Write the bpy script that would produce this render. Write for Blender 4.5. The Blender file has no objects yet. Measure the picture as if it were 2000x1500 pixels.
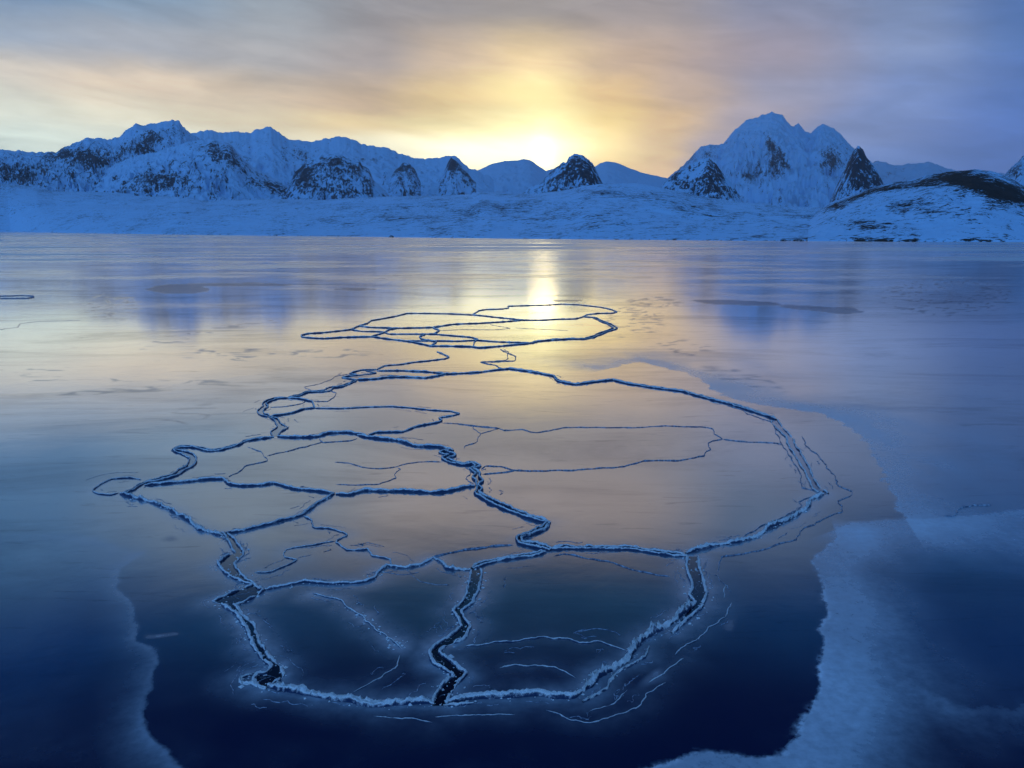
import bpy, math, random
import numpy as np
from mathutils import kdtree, Vector

# ------------------------------------------------------------------ camera, world, sun
sc = bpy.context.scene
COL = sc.collection
PITCH = math.atan(304.0 / 1570.0)
CAMH = 8.0
FPX = 1570.0
cam_d = bpy.data.cameras.new("camera")
cam_d.sensor_width = 36.0
cam_d.lens = FPX / 2000.0 * 36.0
cam_d.clip_start = 0.1
cam_d.clip_end = 60000.0
cam = bpy.data.objects.new("camera", cam_d)
cam.location = (0, 0, CAMH)
cam.rotation_euler = (math.pi / 2 - PITCH, 0, 0)
COL.objects.link(cam)
sc.camera = cam
sc.view_settings.view_transform = 'Standard'
sc.view_settings.look = 'None'
sc.view_settings.exposure = -0.13
sc.view_settings.gamma = 1.0
sc.cycles.use_denoising = True
sc.cycles.max_bounces = 6
sc.cycles.volume_bounces = 0
sc.cycles.sample_clamp_indirect = 6.0

CP, SP = math.cos(PITCH), math.sin(PITCH)

def ray(px, py):
    a = (np.asarray(px, float) - 1000.0) / FPX
    b = (750.0 - np.asarray(py, float)) / FPX
    return a, CP + b * SP, -SP + b * CP

def ground(px, py):
    x, y, z = ray(px, py)
    t = CAMH / -z
    return x * t, y * t

def topx(X, Y, Z):
    dz = np.asarray(Z, float) - CAMH
    f = Y * CP - dz * SP
    u = Y * SP + dz * CP
    return 1000 + FPX * X / f, 750 - FPX * u / f

def azel(px, py):
    x, y, z = ray(px, py)
    return math.atan2(x, y), math.atan2(z, math.hypot(x, y))

def lin(c):
    return tuple((v / 255 / 12.92) if v / 255 <= 0.04045 else ((v / 255 + 0.055) / 1.055) ** 2.4 for v in c)

class NT:
    """small helper to write node maths"""
    def __init__(s, tree):
        s.t = tree; s.n = tree.nodes; s.l = tree.links
    def new(s, typ, **kw):
        n = s.n.new(typ)
        for k, v in kw.items(): setattr(n, k, v)
        return n
    def put(s, sock, v):
        if v is None: return
        if hasattr(v, 'node'): s.l.new(v, sock)
        else: sock.default_value = v
    def m(s, op, a, b=None, c=None, clamp=False):
        n = s.new('ShaderNodeMath', operation=op, use_clamp=clamp)
        s.put(n.inputs[0], a); s.put(n.inputs[1], b); s.put(n.inputs[2], c)
        return n.outputs[0]
    def mix(s, f, a, b, typ='MIX'):
        n = s.new('ShaderNodeMix', data_type='RGBA', blend_type=typ)
        s.put(n.inputs[0], f)
        for k, v in ((6, a), (7, b)):
            if isinstance(v, tuple) and len(v) == 3: v = (*v, 1)
            s.put(n.inputs[k], v)
        return n.outputs[2]
    def mr(s, v, a, b, c=0.0, d=1.0, smooth=True):
        n = s.new('ShaderNodeMapRange', interpolation_type='SMOOTHSTEP' if smooth else 'LINEAR')
        for i, q in enumerate((v, a, b, c, d)): s.put(n.inputs[i], q)
        return n.outputs[0]
    def noise(s, vec, scale, detail=4, rough=0.55, dist=0.0, dim='3D'):
        n = s.new('ShaderNodeTexNoise', noise_dimensions=dim)
        s.put(n.inputs['Vector'], vec); n.inputs['Scale'].default_value = scale
        n.inputs['Detail'].default_value = detail; n.inputs['Roughness'].default_value = rough
        n.inputs['Distortion'].default_value = dist
        return n.outputs[0]
    def comb(s, x, y, z):
        n = s.new('ShaderNodeCombineXYZ')
        for i, q in enumerate((x, y, z)): s.put(n.inputs[i], q)
        return n.outputs[0]
    def sep(s, v):
        n = s.new('ShaderNodeSeparateXYZ'); s.put(n.inputs[0], v); return n.outputs
    def mapping(s, v, sc_=(1, 1, 1), rot=(0, 0, 0), loc=(0, 0, 0)):
        n = s.new('ShaderNodeMapping'); s.put(n.inputs[0], v)
        n.inputs['Scale'].default_value = sc_; n.inputs['Rotation'].default_value = rot; n.inputs['Location'].default_value = loc
        return n.outputs[0]
    def attr(s, name):
        n = s.new('ShaderNodeAttribute', attribute_name=name); return n.outputs['Fac']
    def geo(s, name='Position'):
        return s.new('ShaderNodeNewGeometry').outputs[name]
    def bump(s, h, strength, dist, normal=None):
        n = s.new('ShaderNodeBump'); s.put(n.inputs['Height'], h)
        s.put(n.inputs['Strength'], strength); s.put(n.inputs['Distance'], dist)
        if normal is not None: s.put(n.inputs['Normal'], normal)
        return n.outputs[0]

SUN_AZ, SUN_EL = azel(1062, 300)

# sky: thin evening cloud in front of a Nishita sky, laid out by direction
world = bpy.data.worlds.new("World")
sc.world = world
world.use_nodes = True
world.node_tree.nodes.clear()
w = NT(world.node_tree)
dirv = w.new('ShaderNodeTexCoord').outputs['Generated']
dx, dy, dz = w.sep(dirv)
az0 = w.m('ARCTAN2', dx, dy)
el0 = w.m('ARCSINE', dz)
# cloud streaks: distort the lookup with stretched noise
cvec = w.comb(w.m('MULTIPLY', az0, 1.0), w.m('MULTIPLY', w.m('SUBTRACT', el0, w.m('MULTIPLY', az0, -0.10)), 4.5), 0.3)
n1 = w.noise(cvec, 3.2, 5, 0.55, 0.3)
n2 = w.noise(w.mapping(cvec, loc=(5.2, 1.3, 2.0)), 2.3, 4, 0.5, 0.2)
n4 = w.noise(w.mapping(cvec, (1.0, 1.0, 1.0), (0, 0, 0.25), (3.1, 0.4, 7.0)), 14.0, 7, 0.62, 0.8)
n3 = w.noise(w.mapping(cvec, loc=(1.2, 7.3, 4.0)), 6.0, 6, 0.55, 0.5)
az = w.m('ADD', az0, w.m('MULTIPLY', w.m('SUBTRACT', n2, 0.5), 0.16))
el = w.m('ADD', el0, w.m('MULTIPLY', w.m('SUBTRACT', n1, 0.5), 0.045))
ROWS = [
 (345, [(-400,165,190,212),(0,225,240,222),(250,232,238,216),(600,250,244,210),(850,255,250,215),(1060,255,252,210),(1190,250,215,150),(1290,232,198,155),(1400,172,168,182),(1700,108,138,196),(2000,84,118,188),(2400,60,95,170)]),
 (290, [(-400,165,190,212),(0,232,244,226),(250,236,242,220),(600,252,246,210),(850,255,252,215),(1060,255,255,212),(1180,253,225,145),(1290,232,200,148),(1390,185,172,175),(1600,128,148,195),(2000,84,118,188),(2400,60,95,170)]),
 (240, [(-400,155,180,205),(0,236,238,216),(250,240,234,204),(500,228,214,178),(750,240,215,158),(930,255,240,172),(1060,255,248,172),(1170,250,220,138),(1290,226,192,140),(1430,172,164,175),(1700,124,146,196),(2000,84,118,186),(2400,60,95,170)]),
 (190, [(-400,145,170,200),(0,218,208,190),(250,232,212,182),(500,222,202,172),(750,212,186,150),(930,248,218,152),(1060,255,236,155),(1190,238,202,138),(1340,194,170,148),(1500,155,155,176),(1750,122,145,196),(2000,88,122,188),(2400,60,95,170)]),
 (120, [(-400,130,158,195),(0,168,182,198),(250,178,182,188),(500,176,174,172),(740,174,164,158),(900,218,194,164),(1040,246,216,160),(1250,202,176,150),(1500,164,156,170),(1750,134,152,192),(2000,88,122,182),(2400,60,95,170)]),
 (15,  [(-400,75,122,168),(0,96,136,176),(250,132,158,182),(500,152,162,170),(800,156,152,152),(1050,162,155,150),(1300,164,155,154),(1550,144,150,176),(1800,124,144,184),(2000,78,112,172),(2400,50,92,160)]),
 (-180,[(-400,40,100,150),(0,86,130,176),(400,158,174,188),(800,204,189,178),(1200,196,181,174),(1500,118,140,172),(2000,24,84,146),(2400,15,65,135)]),
 (-420, [(-400,0,58,128),(0,0,66,136),(400,18,88,142),(800,40,100,142),(1200,36,98,140),(1600,4,78,140),(2000,0,62,132),(2400,0,56,126)]),
 (-700,[(-400,0,16,68),(0,0,16,66),(400,0,22,68),(800,0,28,70),(1200,0,28,70),(1600,0,20,68),(2000,0,15,66),(2400,0,15,66)]),
]
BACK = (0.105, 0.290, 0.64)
AZR = math.radians(46)
fac_az = w.mr(az, -AZR, AZR, 0, 1, smooth=False)
prev = None; prev_el = None
for y, stops in ROWS:
    n = w.new('ShaderNodeValToRGB'); cr = n.color_ramp; cr.interpolation = 'EASE'
    w.put(n.inputs[0], fac_az)
    els = []
    for i, (x, r, g, b) in enumerate(stops):
        a, e = azel(x, max(y, 0))
        pos = min(1, max(0, (a + AZR) / (2 * AZR)))
        el_ = cr.elements[i] if i < 2 else cr.elements.new(pos)
        el_.position = pos; el_.color = (*lin((r, g, b)), 1)
    e = azel(1000, y)[1]
    cur = n.outputs[0]
    if prev is not None: cur = w.mix(w.mr(el, prev_el, e), prev, cur)
    prev, prev_el = cur, e
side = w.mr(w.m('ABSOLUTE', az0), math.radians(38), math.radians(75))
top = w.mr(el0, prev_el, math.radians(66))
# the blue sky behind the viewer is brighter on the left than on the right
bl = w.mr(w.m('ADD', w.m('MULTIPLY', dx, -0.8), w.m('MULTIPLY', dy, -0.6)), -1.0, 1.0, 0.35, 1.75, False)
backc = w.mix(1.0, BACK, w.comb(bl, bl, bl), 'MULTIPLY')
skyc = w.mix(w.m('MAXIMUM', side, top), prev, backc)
# cloud light and dark streaks
skyc = w.mix(1.0, skyc, w.comb(*[w.mr(n3, 0.30, 0.70, 0.86, 1.14, False)] * 3), 'MULTIPLY')
HZ_D, HZ_TOP, HZ_LEN = 5.0e-5, 1450.0, 15500.0
sin_el = w.m('MAXIMUM', dz, 0.02)      # the low sky is seen through the whole depth of the haze
low = w.m('EXPONENT', w.m('MULTIPLY', w.m('MINIMUM', w.m('DIVIDE', HZ_TOP, sin_el), HZ_LEN), HZ_D * 0.80))
skyc = w.mix(1.0, skyc, w.comb(low, low, low), 'MULTIPLY')
azg = w.m('ADD', az0, w.m('MULTIPLY', w.m('SUBTRACT', az, az0), 0.35)); elg = w.m('ADD', el0, w.m('MULTIPLY', w.m('SUBTRACT', el, el0), 0.45))
skyc = w.mix(1.0, skyc, w.comb(*[w.mr(n4, 0.30, 0.70, 0.93, 1.07, False)] * 3), 'MULTIPLY')
# glow round the veiled sun
def lobe(px, py, sa, se, gain, colr):
    a, e = azel(px, py)
    q = w.m('ADD', w.m('POWER', w.m('DIVIDE', w.m('ABSOLUTE', w.m('SUBTRACT', azg, a)), math.radians(sa)), 2.0),
            w.m('POWER', w.m('DIVIDE', w.m('ABSOLUTE', w.m('SUBTRACT', elg, e)), math.radians(se)), 2.0))
    g = w.m('MULTIPLY', w.m('EXPONENT', w.m('MULTIPLY', q, -1.0)), gain)
    return w.mix(1.0, w.comb(g, g, g), colr, 'MULTIPLY')
for L in ((1005, 290, 6.4, 1.30, 1.8, (1.0, 0.88, 0.55)), (1062, 296, 0.75, 1.3, 2.6, (1.0, 0.76, 0.30)), (1055, 200, 3.6, 3.0, 0.36, (1.0, 0.84, 0.50))):
    skyc = w.mix(1.0, skyc, lobe(*L), 'ADD')
nish = w.new('ShaderNodeTexSky', sky_type='NISHITA', sun_disc=False)
nish.sun_elevation = SUN_EL; nish.sun_rotation = SUN_AZ
nsk = w.mix(1.0, nish.outputs[0], (0.06, 0.06, 0.06), 'MULTIPLY')
skyc = w.mix(0.06, skyc, nsk)
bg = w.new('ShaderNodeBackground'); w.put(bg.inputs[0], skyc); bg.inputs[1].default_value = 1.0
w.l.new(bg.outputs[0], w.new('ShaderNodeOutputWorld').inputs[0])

sd = bpy.data.lights.new("sun", 'SUN'); sd.energy = 0.004; sd.angle = math.radians(2.2); sd.color = (1.0, 0.72, 0.34)
sun = bpy.data.objects.new("sun", sd); COL.objects.link(sun)
sv = Vector((math.sin(SUN_AZ) * math.cos(SUN_EL), math.cos(SUN_AZ) * math.cos(SUN_EL), math.sin(SUN_EL)))
sun.rotation_euler = sv.to_track_quat('Z', 'Y').to_euler()
sun.location = (0, 60, 60)

# ------------------------------------------------------------------ numpy noise
rng = np.random.RandomState(7)
PERM = np.tile(rng.permutation(512), 3)
GA = rng.rand(512) * 2 * np.pi
GX, GY = np.cos(GA), np.sin(GA)

def perlin(x, y, seed=0):
    x = np.asarray(x, float) + seed * 17.31; y = np.asarray(y, float) + seed * 9.77
    xi = np.floor(x).astype(np.int64); yi = np.floor(y).astype(np.int64)
    xf = x - xi; yf = y - yi
    u = xf * xf * xf * (xf * (xf * 6 - 15) + 10); v = yf * yf * yf * (yf * (yf * 6 - 15) + 10)
    def g(ix, iy, fx, fy):
        h = PERM[(PERM[ix & 511] + iy) & 511]
        return GX[h] * fx + GY[h] * fy
    a = g(xi, yi, xf, yf); b = g(xi + 1, yi, xf - 1, yf)
    c = g(xi, yi + 1, xf, yf - 1); d = g(xi + 1, yi + 1, xf - 1, yf - 1)
    return (a + u * (b - a)) + v * ((c + u * (d - c)) - (a + u * (b - a)))

def fbm(x, y, o=5, seed=0, gain=0.5):
    s = 0; a = 1; f = 1
    for i in range(o):
        s = s + a * perlin(x * f, y * f, seed + i * 3); a *= gain; f *= 2.03
    return s

def ridged(x, y, o=5, seed=0, gain=0.5):
    s = 0; a = 1; f = 1; t = 0
    for i in range(o):
        s = s + a * (1 - 2.2 * np.abs(perlin(x * f, y * f, seed + i * 5))); t += a; a *= gain; f *= 2.07
    return s / t

def sstep(a, b, x):
    t = np.clip((x - a) / (b - a), 0, 1); return t * t * (3 - 2 * t)

# ------------------------------------------------------------------ mesh helpers
def mesh(name, V, Q, mats, parent=None, attrs=None, smooth=True):
    V = np.asarray(V, np.float32); Q = np.asarray(Q, np.int32)
    me = bpy.data.meshes.new(name)
    me.vertices.add(len(V)); me.vertices.foreach_set('co', V.ravel())
    k = Q.shape[1]
    me.loops.add(Q.size); me.loops.foreach_set('vertex_index', Q.ravel())
    me.polygons.add(len(Q)); me.polygons.foreach_set('loop_start', np.arange(0, Q.size, k, dtype=np.int32))
    me.polygons.foreach_set('loop_total', np.full(len(Q), k, np.int32))
    me.polygons.foreach_set('use_smooth', np.full(len(Q), smooth, bool))
    for an, av in (attrs or {}).items():
        at = me.attributes.new(an, 'FLOAT', 'POINT'); at.data.foreach_set('value', np.asarray(av, np.float32).ravel())
    me.materials.append(mats)
    me.update(calc_edges=True)
    o = bpy.data.objects.new(name, me); COL.objects.link(o)
    if parent is not None: o.parent = parent
    return o

def tag(o, label=None, cat=None, group=None, kind=None):
    if label: o['label'] = label
    if cat: o['category'] = cat
    if group: o['group'] = group
    if kind: o['kind'] = kind
    return o

def grid_faces(nr, nc):
    i = np.arange(nr - 1)[:, None] * nc + np.arange(nc - 1)[None, :]
    return np.stack([i, i + 1, i + 1 + nc, i + nc], -1).reshape(-1, 4)

# ------------------------------------------------------------------ materials
def mat(name):
    m = bpy.data.materials.new(name); m.use_nodes = True; m.node_tree.nodes.clear()
    return m, NT(m.node_tree)

def out(t, sh):
    t.l.new(sh, t.new('ShaderNodeOutputMaterial').inputs[0])

def ice_material(name, deep, wet=False):
    m, t = mat(name)
    P = t.geo()
    px_, py_, pz_ = t.sep(P)
    flat = t.comb(px_, py_, 0.0)
    f = t.attr('frost') if not wet else 0.0
    rg = t.attr('rough') if not wet else 0.0
    nf = t.noise(flat, 5.0, 6, 0.65)
    nb = t.noise(flat, 0.35, 5, 0.55, 0.4)
    nl = t.noise(t.mapping(flat, (0.012, 0.05, 1)), 1.0, 6, 0.6, 0.3)
    if not wet:
        f = t.m('MULTIPLY', f, t.mr(nf, 0.25, 0.72, 0.80, 1.15), clamp=True)
        f = t.m('ADD', f, t.mr(nb, 0.50, 0.80, 0.0, 0.02), clamp=True)
    fine = t.noise(flat, 26.0, 3, 0.7)
    scr = t.new('ShaderNodeTexVoronoi', feature='DISTANCE_TO_EDGE'); scr.inputs['Scale'].default_value = 0.9
    t.put(scr.inputs['Vector'], t.mapping(flat, (0.9, 0.35, 1)))
    h = t.m('ADD', t.m('MULTIPLY', nb, 0.35), t.m('MULTIPLY', fine, 0.010))
    nrm = t.bump(h, 1.0, 0.016)
    # wet ice: mirror at a low angle, clear and dark looking down
    lw = t.new('ShaderNodeLayerWeight'); lw.inputs['Blend'].default_value = 0.5; t.put(lw.inputs['Normal'], nrm)
    cosv = t.m('SUBTRACT', 1.0, lw.outputs['Facing'])
    refl = t.m('EXPONENT', t.m('MULTIPLY', t.m('POWER', t.m('DIVIDE', cosv, 0.40 if not wet else 0.37), 2.7), -1.0))
    if not wet:
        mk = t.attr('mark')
        strk = t.noise(t.mapping(flat, (0.05, 0.16, 1)), 1.0, 7, 0.68, 0.6)
        scratch = t.noise(t.mapping(flat, (0.35, 2.4, 1), (0, 0, 0.12)), 1.0, 6, 0.7, 1.2)
        refl = t.m('MULTIPLY', refl, t.mr(strk, 0.46, 0.72, 1.0, 0.72))
        refl = t.m('MULTIPLY', refl, t.mr(scratch, 0.58, 0.68, 1.0, 0.82))
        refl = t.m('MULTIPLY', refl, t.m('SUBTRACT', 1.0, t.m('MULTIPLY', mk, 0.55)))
        refl = t.m('MAXIMUM', refl, t.m('MULTIPLY', f, 0.30))
    refl = t.m('MAXIMUM', refl, 0.018)
    gl = t.new('ShaderNodeBsdfGlossy', distribution='MULTI_GGX')
    t.put(gl.inputs['Color'], (0.95, 0.98, 0.99, 1) if not wet else (0.62, 0.72, 0.86, 1))
    base_r = t.mr(py_, 20.0, 160.0, 0.07, 0.155)
    rr = t.m('ADD', base_r, t.m('MULTIPLY', f, 0.45)) if not wet else 0.06
    if not wet: rr = t.m('ADD', rr, t.m('MULTIPLY', rg, 0.22))
    t.put(gl.inputs['Roughness'], rr); t.put(gl.inputs['Normal'], nrm)
    df = t.new('ShaderNodeBsdfDiffuse'); t.put(df.inputs['Normal'], nrm)
    t.put(df.inputs['Color'], t.mix(f, deep, (0.62, 0.75, 0.90)))
    mx = t.new('ShaderNodeMixShader')
    fac = t.m('MULTIPLY', refl, t.m('SUBTRACT', 1.0, t.m('MULTIPLY', f, 0.20)), clamp=True)
    t.put(mx.inputs[0], fac); t.l.new(df.outputs[0], mx.inputs[1]); t.l.new(gl.outputs[0], mx.inputs[2])
    out(t, mx.outputs[0])
    return m

def frost_material():
    m, t = mat('rime frost')
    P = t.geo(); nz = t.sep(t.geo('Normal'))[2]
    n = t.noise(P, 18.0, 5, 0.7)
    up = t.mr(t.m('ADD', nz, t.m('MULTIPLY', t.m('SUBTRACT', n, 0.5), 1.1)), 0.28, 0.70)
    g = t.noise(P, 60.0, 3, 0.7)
    c = t.mix(up, (0.03, 0.055, 0.13), t.mix(t.mr(g, 0.38, 0.60), (0.62, 0.70, 0.82), (0.97, 0.97, 0.98)))  # frosted tops; dark ice sides, deepened in colour to carry the backlit shade
    b = t.new('ShaderNodeBsdfPrincipled')
    t.put(b.inputs['Base Color'], c); b.inputs['Roughness'].default_value = 0.55
    b.inputs['IOR'].default_value = 1.31; b.inputs['Specular IOR Level'].default_value = 0.3
    t.put(b.inputs['Normal'], t.bump(t.noise(P, 45.0, 4, 0.7), 1.0, 0.035))
    out(t, b.outputs[0]); return m

def crack_material():
    m, t = mat('crack ice')
    P = t.geo(); n = t.noise(P, 14.0, 4, 0.7)
    b = t.new('ShaderNodeBsdfPrincipled')
    t.put(b.inputs['Base Color'], t.mix(t.mr(n, 0.4, 0.62), (0.06, 0.09, 0.16), (0.36, 0.44, 0.56)))
    b.inputs['Roughness'].default_value = 0.5; b.inputs['Specular IOR Level'].default_value = 0.3
    out(t, b.outputs[0]); return m

def terrain_material(name, scale, snow=(0.36, 0.58, 0.84), rock=(0.030, 0.030, 0.045), rock2=(0.06, 0.055, 0.07), cut=0.5, ss=1.0, stretch=(1, 1, 1), n2amp=1.4):
    m, t = mat(name)
    P = t.geo()
    nz = t.sep(t.geo('Normal'))[2]
    v = t.mapping(P, stretch)
    n = t.noise(v, scale, 8, 0.68, 0.6)
    n2 = t.noise(v, scale * 4.3, 5, 0.7, 0.3)
    a = t.attr('rock')
    s = t.m('ADD', t.m('ADD', a, t.m('MULTIPLY', t.m('SUBTRACT', n, 0.5), 2.3)), t.m('MULTIPLY', t.m('SUBTRACT', n2, 0.5), n2amp))
    k = t.mr(s, cut, cut + 0.16)
    col = t.mix(k, snow, t.mix(n2, rock, rock2))
    b = t.new('ShaderNodeBsdfPrincipled')
    t.put(b.inputs['Base Color'], col); b.inputs['Roughness'].default_value = 0.85
    b.inputs['Specular IOR Level'].default_value = 0.15
    hh = t.m('ADD', t.m('MULTIPLY', n, 1.0), t.m('MULTIPLY', k, 0.35))
    t.put(b.inputs['Normal'], t.bump(hh, 0.5, ss / scale * 0.3))
    out(t, b.outputs[0]); return m

M_ICE = ice_material('lake ice', (0.0002, 0.008, 0.042))
M_LEAD = ice_material('thin dark ice', (0.0015, 0.004, 0.012), wet=True)
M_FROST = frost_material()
M_CRACK = crack_material()
M_MTN = terrain_material('snowy rock face', 0.030, stretch=(1, 1, 0.6), cut=0.44, n2amp=2.6)
M_FAR = terrain_material('distant snow', 0.012, cut=0.40, rock=(0.05, 0.06, 0.10), rock2=(0.08, 0.09, 0.13))
M_HILL = terrain_material('windblown snow hill', 0.10, stretch=(0.45, 1, 1), n2amp=3.2, rock=(0.012, 0.010, 0.014), rock2=(0.045, 0.034, 0.028), cut=0.44)
M_ROCK = terrain_material('dark brown rock', 0.9, snow=(0.5, 0.62, 0.8), rock=(0.02, 0.014, 0.012), rock2=(0.06, 0.04, 0.028), cut=0.2)

# ------------------------------------------------------------------ mountains
def ZT(key, pts):
    x0, y0, s = {'1': (0, 200, .35), '2': (650, 200, .35), '3': (1250, 180, .375), 'A': (550, 560, .35), 'B': (480, 680, .26),
                 'C': (600, 820, .28), 'D': (900, 680, .4), 'E': (150, 800, .275), 'F': (400, 1000, .3), 'G': (850, 1000, .3),
                 'H': (1300, 680, .35), 'L': (0, 950, .3667), 'R': (1300, 950, .3667), 'S': (0, 0, 1), 'K': (0, 450, .35), 'Q': (1200, 450, .4)}[key]
    return [(x0 + p[0] * s, y0 + p[1] * s) for p in pts]

def mountain(name, label, crest, D, foot, mtl, rockbase=0.0, spots=(), rough=0.16, p=1.25, back=1.35, step=1.7, rows=130, seed=1,
             freq=None, jag=1.0, footy=None, kind='structure', spur=1.0):
    cx = np.array([c[0] for c in crest]); cy = np.array([c[1] for c in crest])
    n = int((cx[-1] - cx[0]) / step) + 2
    xs = np.linspace(cx[0], cx[-1], n)
    ys = np.interp(xs, cx, cy)
    ys0 = ys.copy(); ys = ys + jag * (fbm(xs * 0.07, xs * 0 + seed, 6, seed, 0.65) * 3.4)
    rx, ry, rz = ray(xs, ys)
    hd = np.hypot(rx, ry); ux, uy = rx / hd, ry / hd
    D = np.interp(xs, [d[0] for d in D], [d[1] for d in D]) if isinstance(D, (list, tuple)) else np.full(n, float(D))
    H = CAMH + rz / hd * D
    H = np.maximum(H, 2.0)
    qx, qy, qz = ray(xs, ys0); Hs = np.maximum(CAMH + qz / np.hypot(qx, qy) * D, 2.0)
    F = np.interp(xs, [d[0] for d in foot], [d[1] for d in foot]) if isinstance(foot, (list, tuple)) else np.full(n, float(foot))
    v = np.concatenate([np.linspace(0, 1, rows) ** 0.9, np.linspace(1, back, rows // 4)[1:]])
    V, = (v,)
    R = F[None, :] + (D - F)[None, :] * V[:, None]
    s = np.where(V <= 1, V ** p, np.maximum(0, 1 - ((V - 1) / (back - 1)) ** 1.3))
    X = ux[None, :] * R; Y = uy[None, :] * R
    Dm = float(np.mean(D)); fq = freq or 30.0 / Dm
    span = ux[None, :] / uy[None, :] * Dm
    Rr = R
    wig = fbm(span * fq * 0.6, Rr * fq * 0.6, 4, seed + 20) * 1.3
    rn = ridged(span * fq * spur * 0.8 + wig, Rr * fq * 0.55 - wig, 6, seed, 0.52)
    env = np.where(V <= 1, np.sin(np.pi * np.clip(V, 0, 1) ** 0.8) ** 0.8, 0.6 * np.clip(V - 1, 0, 1))
    Hm = float(np.max(H))
    Z = Hs[None, :] * s[:, None] + (H - Hs)[None, :] * (s[:, None] ** 7) + (rn - 0.45) * rough * 1.45 * (0.35 * Hm + 0.65 * H[None, :]) * env[:, None]
    Z = np.minimum(Z, np.where(V[:, None] <= 1, (Hs[None, :] + (H - Hs)[None, :] * (s[:, None] ** 7)) * (R / D[None, :]) * 1.0 + 1e-3, 1e9))
    edge = sstep(0, 0.03, np.linspace(0, 1, n)) * sstep(0, 0.03, 1 - np.linspace(0, 1, n))
    Z = Z * edge[None, :] if kind == 'edge' else Z
    Z = np.where(V[:, None] < 0.001, -3.0, Z)
    Z[-1, :] = -5.0
    PX, PY = topx(X, Y, Z)
    gz = np.abs(np.gradient(Z, axis=1)) / (np.abs(np.gradient(X, axis=1)) + 1e-3)
    gy = np.abs(np.gradient(Z, axis=0)) / (np.abs(np.gradient(R, axis=0)) + 1e-3)
    rock = rockbase + 0.18 * sstep(0.3, 1.4, gz) + 0.10 * sstep(0.3, 1.0, gy) + 0.45 * (rn - 0.45) + 0.32 * fbm(span * fq * 3.0, Rr * fq * 0.9, 5, seed + 60, 0.6)
    for (ex, ey, sx, sy, ang, g) in spots:
        c_, s_ = math.cos(math.radians(ang)), math.sin(math.radians(ang))
        a_ = (PX - ex) * c_ + (PY - ey) * s_; b_ = -(PX - ex) * s_ + (PY - ey) * c_
        rock = rock + 0.78 * g * np.exp(-((a_ / sx) ** 2 + (b_ / sy) ** 2))
    o = mesh(name, np.stack([X, Y, Z], -1).reshape(-1, 3), grid_faces(len(v), n), mtl, attrs={'rock': rock.ravel()})
    tag(o, label, 'mountain' if name == 'mountain' else 'hill' if name == 'hill' else 'snowfield', None, 'structure')
    return o

def shore_dist(px):
    y = np.interp(px, [-950, -300, 0, 350, 700, 1000, 1350, 1650, 2000, 2300], [457.0, 453.4, 452.9, 458.6, 462.6, 466.5, 469.6, 471.6, 472.6, 473.5])
    gx, gy = ground(px, y)
    return np.hypot(gx, gy)

# far to near
mountain('mountain', 'faint far peaks fading into cloud right of the tall massif',
         ZT('3', [(1000, 420), (1100, 380), (1180, 375), (1240, 358), (1300, 372), (1340, 384), (1420, 368), (1460, 374), (1500, 360), (1560, 380), (1600, 400), (1700, 412), (1900, 425), (2080, 430)]),
         14000, 10000, M_FAR, -0.05, [(1790, 300, 60, 14, 0, 0.3)], seed=31, rows=60)
mountain('mountain', 'low rounded snow dome right of the dark pyramid peak',
         ZT('2', [(1300, 440), (1390, 400), (1460, 360), (1490, 340), (1530, 328), (1580, 335), (1640, 360), (1720, 390), (1830, 415), (1950, 440), (2050, 470)]),
         8000, 5000, M_FAR, -0.35, seed=32, rows=60, rough=0.06, jag=0.3)
mountain('mountain', 'smooth low snow ridge under the sun between the peaks',
         ZT('2', [(500, 470), (700, 400), (810, 378), (880, 345), (960, 325), (1030, 325), (1060, 317), (1100, 320), (1150, 355), (1190, 382), (1250, 362), (1300, 350), (1400, 380)]),
         7600, 4600, M_FAR, -0.30, [(1010, 330, 18, 8, 0, 0.35)], seed=33, rows=80, rough=0.08, jag=0.3)
mountain('mountain', 'long snow ridge with twin summits behind the left massif',
         ZT('1', [(860, 200), (1000, 190), (1065, 178), (1120, 160), (1180, 155), (1250, 170), (1320, 163), (1400, 170), (1430, 150), (1510, 135), (1560, 170), (1600, 205), (1680, 210), (1730, 222), (1800, 205), (1900, 188), (1960, 205)])
         + ZT('2', [(110, 200), (160, 232), (290, 250), (350, 275), (420, 300), (500, 312), (600, 312), (640, 297), (680, 294), (720, 330), (760, 370), (810, 380), (900, 430)]),
         5600, 3900, M_MTN, -0.12, [(587, 300, 26, 14, 30, 0.6), (545, 300, 40, 8, 40, 0.3), (470, 290, 30, 9, 40, 0.25), (720, 312, 25, 7, 0, 0.25)], seed=34, rows=110, rough=0.10, p=1.35)
mountain('mountain', 'jagged snow covered massif with broad summit at far left',
         ZT('1', [(-2600, 620), (-2100, 470), (-1500, 330), (-1100, 360), (-700, 250), (-160, 262), (0, 262), (100, 270), (230, 280), (310, 275), (370, 245), (430, 220), (490, 197), (560, 200), (600, 207), (665, 195), (700, 155), (760, 120), (790, 125), (840, 120), (870, 115), (930, 102), (960, 98), (1000, 103), (1020, 135), (1065, 175), (1150, 215), (1260, 240), (1330, 300), (1450, 380), (1600, 462), (1680, 540)]),
         4300, 2700, M_MTN, -0.07, [(110, 300, 30, 14, -20, 0.65), (165, 305, 45, 18, 0, 0.75), (190, 318, 22, 12, 0, 0.4), (30, 340, 60, 18, 0, 0.6), (285, 282, 25, 14, -40, 0.7), (240, 300, 60, 8, -28, 0.45), (325, 262, 25, 10, 0, 0.25), (110, 270, 60, 8, -25, 0.3)], seed=35, rough=0.20, rows=150, p=1.15)
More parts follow.
